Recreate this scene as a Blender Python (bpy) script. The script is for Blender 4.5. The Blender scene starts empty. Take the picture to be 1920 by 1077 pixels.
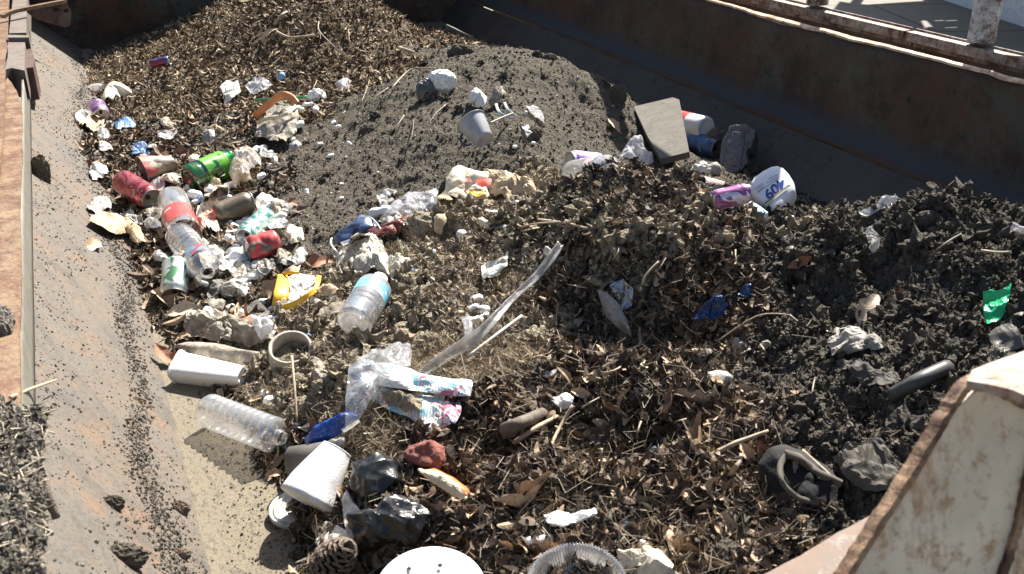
import bpy, bmesh, math, random
import numpy as np
from mathutils import Vector, Matrix, noise
from mathutils.bvhtree import BVHTree

# ------------------------------------------------------------------ camera
SC = bpy.context.scene
COL = SC.collection
F = 1867.0
CAM = Vector((0.0, 0.0, 1.05))
_p = math.atan(868 / F)
_u = np.array([0, math.cos(_p), -math.sin(_p)])
_a = np.array([-910, 868, F]); _a = _a / np.linalg.norm(_a)
_r = np.cross(_u, _a); _r /= np.linalg.norm(_r)
if _r[0] < 0: _r = -_r
BAS = np.array([_r, _a, _u])                       # rows: world X, Y, Z in camera space (x right, y up, z forward)
cam_d = bpy.data.cameras.new('camera'); cam = bpy.data.objects.new('camera', cam_d); COL.objects.link(cam)
m3 = Matrix(((_r[0], _r[1], -_r[2]), (_a[0], _a[1], -_a[2]), (_u[0], _u[1], -_u[2])))
cam.matrix_world = Matrix.Translation(CAM) @ m3.to_4x4()
cam_d.sensor_width = 36; cam_d.lens = F / 1920 * 36
cam_d.clip_start = 0.02; cam_d.clip_end = 400
cam_d.dof.use_dof = True; cam_d.dof.focus_distance = 2.7; cam_d.dof.aperture_fstop = 11
SC.camera = cam

# ------------------------------------------------------------------ sky, sun, exposure
SUN = Vector((0.67, 0.62, 1.0)).normalized()
w = bpy.data.worlds.new('World'); SC.world = w; w.use_nodes = True
nt = w.node_tree; nt.nodes.clear()
sky = nt.nodes.new('ShaderNodeTexSky'); sky.sky_type = 'NISHITA'; sky.sun_disc = False
sky.sun_elevation = math.asin(SUN.z); sky.sun_rotation = math.atan2(SUN.x, SUN.y); sky.dust_density = 2.0; sky.air_density = 1.0
bg = nt.nodes.new('ShaderNodeBackground'); bg.inputs['Strength'].default_value = 0.05
ow = nt.nodes.new('ShaderNodeOutputWorld')
nt.links.new(sky.outputs[0], bg.inputs[0]); nt.links.new(bg.outputs[0], ow.inputs[0])
ld = bpy.data.lights.new('sun', 'SUN'); ld.energy = 5.0; ld.angle = math.radians(0.5); ld.color = (1.0, 0.95, 0.87)
lo = bpy.data.objects.new('sun', ld); COL.objects.link(lo)
lo.rotation_euler = SUN.to_track_quat('Z', 'Y').to_euler(); lo.location = (4, 5, 8)
SC.view_settings.view_transform = 'Standard'; SC.view_settings.look = 'None'
SC.view_settings.exposure = 1.55; SC.view_settings.gamma = 1
SC.render.engine = 'CYCLES'
SC.cycles.max_bounces = 8; SC.cycles.transparent_max_bounces = 24

# ------------------------------------------------------------------ helpers
def ray(px, py):
    d = np.array([px - 960.0, 538.0 - py, F]); d /= np.linalg.norm(d)
    return Vector(BAS @ d)
def W(px, py, h):                                   # point of that line of sight at height h
    d = ray(px, py); return CAM + d * ((h - CAM.z) / d.z)
def on_plane(px, py, p0, n):
    d = ray(px, py); return CAM + d * ((Vector(p0) - CAM).dot(n) / d.dot(n))
def proj(P):                                        # world points (n,3) -> pixels
    q = (np.asarray(P) - np.array(CAM)) @ BAS
    return 960 + F * q[:, 0] / q[:, 2], 538 - F * q[:, 1] / q[:, 2]

def tag(o, label=None, cat=None, group=None, kind=None):
    if label: o['label'] = label
    if cat: o['category'] = cat
    if group: o['group'] = group
    if kind: o['kind'] = kind
    return o
def link(name, me, parent=None):
    o = bpy.data.objects.new(name, me); COL.objects.link(o)
    if parent: o.parent = parent
    return o
def empty(name, loc=(0, 0, 0), rot=None):
    o = bpy.data.objects.new(name, None); COL.objects.link(o); o.empty_display_size = .05
    o.location = loc
    if rot is not None:
        o.rotation_euler = rot.to_euler() if hasattr(rot, 'to_euler') else rot
    return o
def mesh_np(name, V, Fc, mat, smooth=False, attrs=None):
    V = np.ascontiguousarray(V, dtype=np.float32); Fc = np.ascontiguousarray(Fc, dtype=np.int32)
    me = bpy.data.meshes.new(name)
    n, k = Fc.shape
    me.vertices.add(len(V)); me.vertices.foreach_set('co', V.ravel())
    me.loops.add(n * k); me.loops.foreach_set('vertex_index', Fc.ravel())
    me.polygons.add(n); me.polygons.foreach_set('loop_start', np.arange(0, n * k, k, dtype=np.int32))
    try: me.polygons.foreach_set('loop_total', np.full(n, k, dtype=np.int32))
    except Exception: pass
    me.update(calc_edges=True)
    me.polygons.foreach_set('use_smooth', np.full(n, smooth, dtype=bool))
    if mat: me.materials.append(mat)
    return me
def mesh_py(name, V, Fc, mat, smooth=False):
    me = bpy.data.meshes.new(name); me.from_pydata([tuple(v) for v in V], [], Fc)
    me.update()
    if smooth: me.polygons.foreach_set('use_smooth', [True] * len(me.polygons))
    if mat: me.materials.append(mat)
    return me
def recenter(o, loc=None):                          # move origin of a world-built mesh to its base
    me = o.data
    co = np.empty(len(me.vertices) * 3, dtype=np.float32); me.vertices.foreach_get('co', co); co = co.reshape(-1, 3)
    c = Vector(((co[:, 0].min() + co[:, 0].max()) / 2, (co[:, 1].min() + co[:, 1].max()) / 2, co[:, 2].min())) if loc is None else Vector(loc)
    me.transform(Matrix.Translation(-c)); o.location = c
    return o

# value noise on arrays
_rs = np.random.RandomState(7)
_PERM = _rs.rand(512, 512).astype(np.float32)
def vnoise(x, y, s, seed=0):
    x = x * s + 37.3 * seed + 100; y = y * s + 91.7 * seed + 100
    xi = np.floor(x).astype(int); yi = np.floor(y).astype(int)
    fx = x - xi; fy = y - yi
    fx = fx * fx * (3 - 2 * fx); fy = fy * fy * (3 - 2 * fy)
    a = _PERM[xi % 512, yi % 512]; b = _PERM[(xi + 1) % 512, yi % 512]
    c = _PERM[xi % 512, (yi + 1) % 512]; d = _PERM[(xi + 1) % 512, (yi + 1) % 512]
    return (a + (b - a) * fx) * (1 - fy) + (c + (d - c) * fx) * fy
def fbm(x, y, s, oct=4, seed=0, gain=.5):
    t = 0; amp = 1; tot = 0
    for k in range(oct):
        ca, sa = math.cos(.6 * k), math.sin(.6 * k)
        t = t + amp * vnoise(x * ca - y * sa, x * sa + y * ca, s * 2 ** k, seed + k); tot += amp; amp *= gain
    return t / tot
def billow(x, y, s, oct=3, seed=0):
    t = 0; amp = 1; tot = 0
    for k in range(oct):
        ca, sa = math.cos(.7 * k + .3), math.sin(.7 * k + .3)
        t = t + amp * (np.abs(2 * vnoise(x * ca - y * sa, x * sa + y * ca, s * 2 ** k, seed + k + 9) - 1) ** .7); tot += amp; amp *= .5
    return t / tot

# ------------------------------------------------------------------ material kit
class K:
    def __init__(s, name):
        s.m = bpy.data.materials.new(name); s.m.use_nodes = True; s.t = s.m.node_tree; s.t.nodes.clear()
        s.out = s.t.nodes.new('ShaderNodeOutputMaterial'); s.tc = s.t.nodes.new('ShaderNodeTexCoord')
    def n(s, typ, ins=None, **kw):
        nd = s.t.nodes.new('ShaderNode' + typ)
        for k, v in kw.items(): setattr(nd, k, v)
        for k, v in (ins or {}).items():
            if hasattr(v, 'is_output') or isinstance(v, bpy.types.NodeSocket): s.t.links.new(v, nd.inputs[k])
            else:
                if isinstance(v, tuple) and len(v) == 3 and nd.inputs[k].type == 'RGBA': v = v + (1,)
                nd.inputs[k].default_value = v
        return nd
    def vec(s, scale=(1, 1, 1), rot=(0, 0, 0), src='Object'):
        return s.n('Mapping', {0: s.tc.outputs[src], 'Scale': scale, 'Rotation': rot}).outputs[0]
    def noise(s, scale, detail=6, rough=.6, vec=None, dist=0):
        return s.n('TexNoise', {'Vector': vec or s.tc.outputs['Object'], 'Scale': scale, 'Detail': detail, 'Roughness': rough, 'Distortion': dist}).outputs[0]
    def voro(s, scale, vec=None, feature='F1', out=0):
        return s.n('TexVoronoi', {'Vector': vec or s.tc.outputs['Object'], 'Scale': scale}, feature=feature).outputs[out]
    def ramp(s, fac, stops, interp='LINEAR'):
        r = s.n('ValToRGB', {0: fac}); r.color_ramp.interpolation = interp
        e = r.color_ramp.elements
        while len(e) < len(stops): e.new(.5)
        for el, (p, c) in zip(e, stops):
            el.position = p; el.color = (c, c, c, 1) if isinstance(c, (int, float)) else tuple(c) + (1,)
        return r.outputs[0]
    def mix(s, fac, a, b, mode='MIX'):
        nd = s.t.nodes.new('ShaderNodeMix'); nd.data_type = 'RGBA'; nd.blend_type = mode
        for i, v in ((0, fac), (6, a), (7, b)):
            if isinstance(v, bpy.types.NodeSocket): s.t.links.new(v, nd.inputs[i])
            else: nd.inputs[i].default_value = v if i == 0 else ((v, v, v, 1) if isinstance(v, (int, float)) else tuple(v) + (1,))
        return nd.outputs[2]
    def math(s, op, a, b=0.0, c=0.0):
        return s.n('Math', {0: a, 1: b, 2: c}, operation=op).outputs[0]
    def rnd(s): return s.n('NewGeometry').outputs['Random Per Island']
    def bsdf(s, base, rough=.8, bump=None, bs=.3, bd=.01, metal=0, alpha=None, spec=.5, trans=0, sub=0, **kw):
        ins = {'Base Color': base, 'Roughness': rough, 'Metallic': metal, 'Specular IOR Level': spec}
        if trans: ins['Transmission Weight'] = trans
        if sub: ins['Subsurface Weight'] = sub; ins['Subsurface Radius'] = (.01, .01, .01); ins['Subsurface Scale'] = .3
        if alpha is not None: ins['Alpha'] = alpha
        if bump is not None:
            ins['Normal'] = s.n('Bump', {'Height': bump, 'Strength': bs, 'Distance': bd}).outputs[0]
        ins.update(kw)
        b = s.n('BsdfPrincipled', ins)
        s.t.links.new(b.outputs[0], s.out.inputs[0]); s.b = b
        return s.m
_mc = {}
def plain(name, col, rough=.6, metal=0, bump=0, bscale=200, dirt=0, dscale=25, dirtcol=(.10, .085, .065), spec=.5, alpha=None, sub=0):
    if name in _mc: return _mc[name]
    k = K(name); base = col
    if dirt:
        f = k.ramp(k.noise(dscale, 5, .65), [(.5 - dirt * .35, 0), (.5 - dirt * .35 + .22, 1)])
        base = k.mix(k.math('MULTIPLY', f, min(1, .25 + dirt)), col, dirtcol)
    m = k.bsdf(base, rough, bump=k.noise(bscale, 3) if bump else None, bs=bump, metal=metal, spec=spec, alpha=alpha, sub=sub)
    _mc[name] = m; return m
def clear(name, tint=(1, 1, 1), refl=.12, milk=.1, bump=0, bscale=40, dirt=0.0):
    if name in _mc: return _mc[name]
    k = K(name)
    nrm = k.n('Bump', {'Height': k.noise(bscale, 3), 'Strength': bump, 'Distance': .01}).outputs[0] if bump else None
    tr = k.n('BsdfTransparent', {0: tint + (1,)})
    gi = {'Color': (1, 1, 1, 1), 'Roughness': .06}
    di = {'Color': (.8, .8, .8, 1)}
    if nrm: gi['Normal'] = nrm; di['Normal'] = nrm
    gl = k.n('BsdfGlossy', gi); df = k.n('BsdfDiffuse', di); tl = k.n('BsdfTranslucent', {'Color': (.8, .8, .8, 1)})
    dd = k.n('MixShader', {0: .5}); k.t.links.new(df.outputs[0], dd.inputs[1]); k.t.links.new(tl.outputs[0], dd.inputs[2])
    fac = milk
    if dirt:
        fac = k.math('ADD', k.math('MULTIPLY', k.ramp(k.noise(30, 6, .7), [(.45, 0), (.7, 1)]), dirt), milk)
    a = k.n('MixShader', {0: fac}); k.t.links.new(tr.outputs[0], a.inputs[1]); k.t.links.new(dd.outputs[0], a.inputs[2])
    lw = k.n('LayerWeight', {'Blend': .35}).outputs['Facing']
    fr = k.math('MULTIPLY_ADD', k.math('POWER', lw, 2.0), .5, refl)
    b = k.n('MixShader', {0: fr}); k.t.links.new(a.outputs[0], b.inputs[1]); k.t.links.new(gl.outputs[0], b.inputs[2])
    k.t.links.new(b.outputs[0], k.out.inputs[0])
    _mc[name] = k.m; return k.m

# ------------------------------------------------------------------ metal, ground materials
def rusty(name, paint, rust1, rust2, amount, scale=6, dark=None, rough=.7, bs=.35, streak=None, fine=60):
    k = K(name)
    v = k.vec(streak or (1, 1, 1))
    f1 = k.noise(scale, 8, .68, v, .3)
    f2 = k.noise(fine, 6, .7)
    f = k.math('MULTIPLY_ADD', f2, .35, k.math('MULTIPLY', f1, .65))
    rc = k.mix(k.ramp(k.noise(scale * 2.3, 6, .7, v), [(.35, 0), (.62, 1)]), rust1, rust2)
    pf = k.ramp(k.noise(scale * 1.4, 4), [(.3, .75), (.7, 1.1)])
    pc = k.mix(1.0, paint, pf, 'MULTIPLY')
    base = k.mix(k.ramp(f, [(.5 - amount, 0), (.5 - amount + .12, 1)]), pc, rc)
    if dark:
        base = k.mix(k.ramp(k.noise(scale * 5, 5, .7), [(.56, 0), (.66, .85)]), base, dark)
    return k.bsdf(base, rough, bump=f, bs=bs, bd=.008)
M_ = {}
M_['slope'] = None
def m_slope():
    k = K('dusty_sloped_steel')
    st = k.vec((1.0, 1.0, 1.0), (0, 0, math.radians(-28)))
    st = k.n('Mapping', {0: st, 'Scale': (4, 1, 1)}).outputs[0]
    rustf = k.ramp(k.noise(3.4, 7, .68, st, .4), [(.46, 0), (.60, 1)])
    rustf2 = k.ramp(k.noise(14, 6, .7), [(.42, 0), (.62, 1)])
    base = k.mix(k.noise(9, 6, .65), (.068, .060, .048), (.112, .099, .080))
    base = k.mix(k.ramp(k.noise(2.2, 4, .6, k.vec((1, 1, 1))), [(.4, 0), (.65, .6)]), base, (.115, .082, .052))
    base = k.mix(k.math('MULTIPLY', rustf, rustf2), base, (.15, .082, .042))
    base = k.mix(k.ramp(k.noise(5, 7, .72, st, .6), [(.48, 0), (.62, .7)]), base, (.048, .042, .034))
    base = k.mix(k.ramp(k.noise(1.6, 6, .7), [(.5, 0), (.6, .45)]), base, (.12, .078, .045))
    base = k.mix(k.ramp(k.noise(30, 6, .75, st), [(.57, 0), (.68, .75)]), base, (.035, .03, .025))
    base = k.mix(k.ramp(k.noise(150, 4, .7), [(.5, 0), (.64, .7)]), base, (.035, .03, .025))
    return k.bsdf(base, .75, bump=k.noise(60, 8, .7), bs=.35, bd=.006)
def m_sand():
    k = K('sandy_floor_dust')
    base = k.mix(k.noise(7, 6, .65), (.14, .117, .082), (.225, .19, .133))
    base = k.mix(k.ramp(k.noise(45, 6, .75, k.vec((2.5, 1, 1), (0, 0, .4))), [(.52, 0), (.62, .8)]), base, (.06, .052, .042))
    base = k.mix(k.ramp(k.noise(200, 3, .7), [(.55, 0), (.64, .7)]), base, (.055, .048, .04))
    return k.bsdf(base, .95, bump=k.noise(120, 6, .7), bs=.5, bd=.005)
M_['slope'] = m_slope(); M_['sand'] = m_sand()
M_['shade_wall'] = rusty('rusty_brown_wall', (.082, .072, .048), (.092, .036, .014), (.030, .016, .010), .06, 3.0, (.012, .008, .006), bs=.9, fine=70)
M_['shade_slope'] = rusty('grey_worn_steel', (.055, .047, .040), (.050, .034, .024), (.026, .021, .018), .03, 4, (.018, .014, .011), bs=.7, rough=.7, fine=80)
M_['fold'] = rusty('fold_blue_grey', (.040, .044, .050), (.05, .028, .014), (.025, .016, .012), -.02, 5, bs=.3, streak=(3, 1, 3))
M_['seam'] = rusty('rust_seam', (.05, .032, .02), (.07, .032, .014), (.03, .018, .012), .1, 9, bs=.6)
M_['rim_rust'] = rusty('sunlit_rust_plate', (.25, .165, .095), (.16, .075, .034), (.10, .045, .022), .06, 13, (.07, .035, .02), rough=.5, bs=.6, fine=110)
M_['rail'] = rusty('white_paint_rust_rail', (.36, .31, .26), (.09, .032, .014), (.17, .075, .04), .06, 16, (.06, .028, .018), bs=.4)
M_['post'] = rusty('white_post_paint', (.62, .60, .58), (.14, .06, .03), (.07, .03, .018), .04, 11, (.035, .018, .012), bs=.3)
def m_side():
    k = K('rusted_side_plate'); z = k.n('SeparateXYZ', {0: k.tc.outputs['Object']}).outputs[2]
    n1 = k.noise(3.2, 8, .7, None, .5); n2 = k.noise(38, 8, .78); n3 = k.noise(1.3, 5, .6)
    f = k.math('MULTIPLY_ADD', n2, .45, k.math('MULTIPLY', n1, .55))
    base = k.mix(k.ramp(f, [(.43, 0), (.50, 1)]), (.070, .062, .043), (.074, .034, .017))
    base = k.mix(k.ramp(k.noise(7, 8, .75), [(.47, 0), (.62, .9)]), base, (.034, .017, .010))
    base = k.mix(k.ramp(n3, [(.50, 0), (.62, .6)]), base, (.10, .088, .058))
    base = k.mix(k.ramp(k.noise(24, 5, .7), [(.60, 0), (.68, .9)]), base, (.011, .008, .006))
    zz = k.math('MULTIPLY_ADD', n1, .05, z)
    base = k.mix(k.ramp(zz, [(.195, 1), (.255, 0)]), base, (.036, .039, .043))
    base = k.mix(k.ramp(zz, [(.160, 1), (.180, 0)]), base, (.060, .028, .012))
    return k.bsdf(base, .75, bump=k.math('ADD', f, k.noise(8, 4)), bs=.8, bd=.01)
M_['side_wall'] = m_side()
M_['gusset_top'] = rusty('gusset_top_paint', (.36, .30, .25), (.22, .11, .055), (.12, .055, .03), .04, 16, (.05, .03, .02), rough=.45, bs=.5)
M_['gusset'] = rusty('white_gusset_paint', (.68, .58, .44), (.42, .19, .055), (.15, .06, .022), -.015, 7, (.36, .22, .10), rough=.5, bs=.2, streak=(2.5, 1, .6))
M_['edge_rust'] = rusty('flaking_rust_edge', (.30, .19, .11), (.16, .062, .022), (.04, .020, .014), .06, 26, (.02, .011, .008), bs=.8, rough=.6)
M_['lit_edge'] = rusty('bright_sunlit_edge', (.75, .55, .38), (.45, .22, .12), (.30, .13, .07), .02, 25, None, rough=.35)  # bright tone paints in the sunlight caught by the torn rim
M_['tan_plate'] = rusty('tan_rust_plate', (.15, .09, .058), (.13, .062, .033), (.095, .078, .062), .05, 9, (.2, .18, .16), bs=.3)
M_['flange'] = rusty('dusty_grey_flange', (.17, .16, .13), (.15, .11, .08), (.12, .105, .085), -.02, 12, (.08, .07, .058), bs=.35, streak=(1, .5, 1))
M_['bracket'] = rusty('pinkish_rust_bracket', (.15, .125, .105), (.13, .07, .045), (.09, .06, .045), .0, 20, None, bs=.3)
M_['darkmetal'] = rusty('dark_rusted_metal', (.10, .06, .045), (.10, .045, .03), (.04, .02, .018), .05, 20, None)

# ------------------------------------------------------------------ the setting outside
def box(name, x0, x1, y0, y1, z0, z1, mat, parent=None, bev=0):
    bm = bmesh.new(); bmesh.ops.create_cube(bm, size=1)
    for v in bm.verts: v.co = Vector(((x0 + x1) / 2 + v.co.x * (x1 - x0), (y0 + y1) / 2 + v.co.y * (y1 - y0), (z0 + z1) / 2 + v.co.z * (z1 - z0)))
    if bev: bmesh.ops.bevel(bm, geom=bm.edges[:], offset=bev, segments=2, affect='EDGES', profile=.5)
    me = bpy.data.meshes.new(name); bm.to_mesh(me); bm.free(); me.materials.append(mat)
    return link(name, me, parent)
GZ = -0.75
kk = K('concrete_yard')
cb = kk.mix(kk.noise(1.2, 8, .65), (.15, .138, .11), (.21, .195, .16))
cb = kk.mix(kk.ramp(kk.noise(30, 6, .7), [(.5, 0), (.7, .4)]), cb, (.12, .11, .095))
_w = kk.n('TexBrick', {'Vector': kk.vec((.16, .16, .16), (0, 0, .35)), 'Scale': 1.0, 'Mortar Size': .003, 'Color1': (1, 1, 1), 'Color2': (1, 1, 1), 'Mortar': (.35, .35, .35)}).outputs[0]
cb = kk.mix(1.0, cb, _w, 'MULTIPLY')
M_['yard'] = kk.bsdf(cb, .9, bump=kk.noise(80, 5), bs=.2)
g = link('concrete_ground', mesh_py('concrete_ground', [(-60, -60, GZ), (120, -60, GZ), (120, 160, GZ), (-60, 160, GZ)], [(0, 1, 2, 3)], M_['yard']))
tag(g, kind='structure')

# ------------------------------------------------------------------ the steel hopper
YB, YF = 5.62, 0.25
hop = empty('steel_debris_hopper', (1.1, 3.0, 0)); hop.location = (0, 0, 0)
tag(hop, 'long rusty steel debris hopper with sloped sides that holds all the rubbish', 'hopper')
def strip(name, prof, y0, y1, mat, ny=200, jit=0, seed=1, thick=0, parent=hop, smooth=True):
    """a plate swept along Y with small dents; prof = [(x,z),...]"""
    P = []
    for i in range(len(prof) - 1):
        a, b = Vector(prof[i]), Vector(prof[i + 1]); n = max(2, int((b - a).length / .03))
        for k in range(n): P.append(a.lerp(b, k / n))
    P.append(Vector(prof[-1]))
    P = np.array([tuple(q) for q in P]); n = len(P)
    ys = np.linspace(y0, y1, ny)
    X = np.repeat(P[None, :, 0], ny, 0); Z = np.repeat(P[None, :, 1], ny, 0); Y = np.repeat(ys[:, None], n, 1)
    if jit:
        d = (fbm(Y + X, Z * 2 + X, 2.2, 3, seed) - .5) * jit
        Z = Z + d; X = X + d * .5
    V = np.stack([X, Y, Z], -1).reshape(-1, 3)
    idx = np.arange(ny * n).reshape(ny, n)
    Fc = np.stack([idx[:-1, :-1], idx[:-1, 1:], idx[1:, 1:], idx[1:, :-1]], -1).reshape(-1, 4)
    o = link(name, mesh_np(name, V, Fc, mat, smooth), parent)
    if thick:
        md = o.modifiers.new('s', 'SOLIDIFY'); md.thickness = thick; md.offset = 0
    return o
strip('floor_plate', [(.063, 0), (2.02, 0)], YF, YB, M_['sand'], 260, .003, 2)
strip('left_slope', [(-.151, .177), (.063, .0)], YF, YB, M_['slope'], 260, .003, 3)
strip('left_flange', [(-.151, .31), (-.153, .179)], YF, YB, M_['flange'], 200, .006, 4, thick=.006)
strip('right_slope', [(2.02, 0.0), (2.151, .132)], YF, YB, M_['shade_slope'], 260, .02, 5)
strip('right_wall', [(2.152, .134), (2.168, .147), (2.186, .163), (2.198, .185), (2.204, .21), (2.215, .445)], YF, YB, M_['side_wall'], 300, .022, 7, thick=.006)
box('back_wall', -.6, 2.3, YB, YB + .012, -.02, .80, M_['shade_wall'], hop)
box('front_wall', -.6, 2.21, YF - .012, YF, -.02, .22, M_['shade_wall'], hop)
# torn bright edge of the right wall
ys = np.linspace(YF, YB, 500)
wob = (fbm(ys, ys * 0 + 3.1, 2.0, 4, 5) - .5) * .035 + (fbm(ys, ys * 0 + 1.1, 14, 2, 8) - .5) * .008
V = np.concatenate([np.stack([2.213 + wob, ys, .455 + wob * .5], -1), np.stack([2.222 + wob * .4, ys, .459 + wob * .3], -1), np.stack([2.222 + wob * .4, ys, .449 + wob * .3], -1), np.stack([2.212 + wob, ys, .449 + wob * .5], -1)])
i = np.arange(499); n = 500
Fc = np.concatenate([np.stack([i + a * n, i + 1 + a * n, i + 1 + b * n, i + b * n], -1) for a, b in ((0, 1), (1, 2), (2, 3), (3, 0))])
link('torn_rim_edge', mesh_np('torn_rim_edge', V, Fc, M_['lit_edge']), hop)
# channel rail along the right rim, in lengths with gaps
for j, (a, b) in enumerate([(.3, 1.52), (1.53, 2.25), (2.265, 3.6), (3.61, 5.55)]):
    box('rim_rail', 2.262, 2.268, a, b, .470, .497, M_['rail'], hop, .001)
    box('rail_top', 2.2685, 2.298, a, b, .492, .4965, M_['rail'], hop, .001)
    box('rail_lip', 2.2985, 2.3035, a, b, .45, .503, M_['rail'], hop, .001)
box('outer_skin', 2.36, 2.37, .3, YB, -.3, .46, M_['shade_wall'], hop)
# ------------------------------------------------------------------ the heaps: one height field through control points
CP = []   # (x, y, h, region)
def cp(px, py, h, r): v = W(px, py, h); CP.append((v.x, v.y, h, r))
for t in """175 135 .02 L;300 130 .05 L;250 200 .05 L;350 100 .12 L;400 70 .18 L;450 30 .27 L;500 5 .34 L;600 0 .38 L;700 5 .37 L;600 60 .30 L;740 60 .27 L;500 100 .2 L
600 130 .2 L;720 130 .2 L;420 180 .1 L;300 250 .06 S;180 260 .05 S;135 260 .06 S;450 250 .1 S;560 200 .14 L;200 200 .03 S;160 330 .04 S;240 430 .01 S;290 560 -.005 S;310 640 -.01 S
345 700 -.012 S;400 740 -.012 S;485 840 -.012 S;530 920 -.01 S;560 1000 -.01 S;570 1075 0 S;350 200 .07 L;250 300 .05 S;300 400 .03 S;350 480 .03 S;330 600 .015 S
400 300 .07 S;300 340 .045 S;450 330 .07 S;810 92 .24 B;900 86 .29 B;960 88 .31 B;1020 98 .31 B;1090 140 .27 B;1160 180 .2 B;1240 290 .1 B
820 150 .27 B;900 245 .22 B;700 200 .19 B;1000 250 .22 B;640 300 .12 B;750 300 .15 B;900 310 .16 B;540 400 .07 B;650 380 .09 B;1050 290 .15 B;1150 250 .13 B;560 280 .09 B;780 370 .11 B;600 460 .07 B
1000 345 .14 C;940 370 .13 C;880 400 .13 C;1090 322 .12 B;1150 312 .10 B;1220 305 .08 B;1010 395 .245 C;1060 356 .295 C;1120 338 .325 C;1180 331 .335 C;1260 343 .335 C;1340 375 .31 C;1400 424 .24 C;1440 470 .16 C
1100 420 .285 C;1250 440 .295 C;1250 470 .278 C;1180 480 .265 C;1250 505 .25 F;1350 500 .225 F;1320 545 .19 F;1250 556 .20 F;1190 560 .18 F;1250 602 .148 F;1180 610 .135 F;1330 610 .138 F;1250 655 .12 F;1150 650 .12 F;1350 650 .13 F;1220 385 .325 C;1120 380 .30 C;1320 420 .285 C;1100 520 .208 F;1000 500 .18 C;1020 440 .222 C;940 460 .15 C
830 430 .13 C;780 500 .115 C;850 560 .13 C;750 600 .12 C;950 600 .14 C;700 480 .10 C;600 600 .075 C;450 560 .04 S;500 500 .055 S;450 400 .05 S;400 640 .03 S;400 500 .04 S
560 700 .07 C;640 680 .1 C;560 760 .05 C;700 760 .1 P;800 720 .12 P;900 680 .13 P;900 800 .12 F;650 860 .06 P;600 950 .03 F;600 1040 .03 F;700 1000 .07 F;900 950 .1 F;850 1077 .08 F;1000 1000 .1 F;1100 1077 .1 F
480 760 .012 C;520 860 .012 F;470 650 .05 C;1000 760 .14 F;1100 700 .155 F;1200 700 .15 F;1100 850 .15 F;1190 895 .07 F;1250 925 .05 F;1180 855 .17 F;1120 930 .06 F;1270 830 .165 F;1350 800 .17 F;1300 1000 .10 F;1400 1000 .13 F;1380 880 .12 F;1130 900 .12 F
1440 445 .11 K;1440 425 .06 K;1475 430 .10 K;1452 418 .05 K;1488 414 .08 K;1425 395 .03 K;1550 413 .27 K;1620 395 .3 K;1680 388 .325 K;1780 400 .34 K;1900 440 .33 K;1500 520 .2 K;1600 600 .19 K;1800 600 .27 K;1900 600 .29 K;1700 690 .21 K;1600 800 .18 K;1750 800 .22 K
1500 700 .17 K;1550 950 .14 K;1700 950 .17 K;1900 900 .2 K;1450 620 .165 K;1480 880 .13 K;1650 500 .24 K;1780 500 .29 K;1440 980 .12 F
1300 300 .04 B;1350 340 .03 B;1400 370 .02 K;1250 235 .05 B;1200 210 .08 B""".replace('\n', ';').split(';'):
    a, b, c, d = t.split(); cp(float(a), float(b), float(c), d)  # dark leaves on the mound's front also paint in the shade of its hollow
for x, y, h, r in [(1.0, 5.1, .35, 'L'), (1.5, 5.0, .12, 'L'), (1.9, 5.2, 0, 'L'), (.5, 5.3, .12, 'L'), (.1, 5.4, .0, 'L'), (1.3, 4.7, .25, 'L'), (1.93, 4.3, .06, 'L'), (1.65, 4.2, .06, 'B'),
                   (1.92, 3.7, .05, 'B'), (1.97, 3.0, 0, 'B'), (1.75, 3.8, .1, 'B'), (1.75, 2.6, .04, 'B'), (1.6, 2.2, .05, 'C'), (1.45, 2.3, .06, 'B'), (2.0, 2.5, .0, 'K'), (1.98, 2.1, .0, 'K'),
                   (2.0, 1.7, .12, 'K'), (1.9, 1.85, .04, 'K'), (2.05, 1.3, .2, 'K'), (2.0, .8, .2, 'K'), (1.7, 1.95, .05, 'K'), (1.3, 2.25, .10, 'B'), (.3, .5, .0, 'F'), (.8, .4, .06, 'F'), (1.4, .4, .1, 'F'),
                   (-.1, 3.0, -.1, 'S'), (-.1, 2.2, -.1, 'S'), (-.1, 1.6, -.12, 'S'), (0.0, 1.2, -.1, 'S'), (-.12, 4, -.05, 'S'), (-.12, 5, -.05, 'S'), (0.1, .9, -.1, 'F')]:
    CP.append((x, y, h, r))
CA = np.array([(a, b, c) for a, b, c, _ in CP]); CR = [c[3] for c in CP]
def tps_fit(P, z, lam=6e-4):
    n = len(P); d = np.linalg.norm(P[:, None] - P[None], axis=2)
    Kk = np.where(d > 0, d ** 2 * np.log(d + 1e-12), 0) + lam * np.eye(n)
    A = np.zeros((n + 3, n + 3)); A[:n, :n] = Kk; A[:n, n] = 1; A[:n, n + 1:] = P; A[n, :n] = 1; A[n + 1:, :n] = P.T
    return np.linalg.solve(A, np.concatenate([z, np.zeros(3)]))
_c = tps_fit(CA[:, :2], CA[:, 2])
def tps(x, y):
    o = np.zeros(x.size); xf = x.ravel(); yf = y.ravel()
    for s in range(0, x.size, 20000):
        dx = xf[s:s + 20000, None] - CA[None, :, 0]; dy = yf[s:s + 20000, None] - CA[None, :, 1]
        d2 = dx * dx + dy * dy
        o[s:s + 20000] = (.5 * d2 * np.log(d2 + 1e-20)) @ _c[:len(CA)] + _c[len(CA)] + _c[len(CA) + 1] * xf[s:s + 20000] + _c[len(CA) + 2] * yf[s:s + 20000]
    return o.reshape(x.shape)
X0, X1, Y0, Y1 = -.16, 2.2, .55, 5.6
NX, NY = 640, 1040
gx = np.linspace(X0, X1, NX); gy = np.exp(np.linspace(math.log(Y0 + .6), math.log(Y1 + .6), NY)) - .6
cx = np.linspace(X0, X1, 160); cy = np.linspace(Y0, Y1, 320)
CX, CY = np.meshgrid(cx, cy); CZ = tps(CX, CY)
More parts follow.
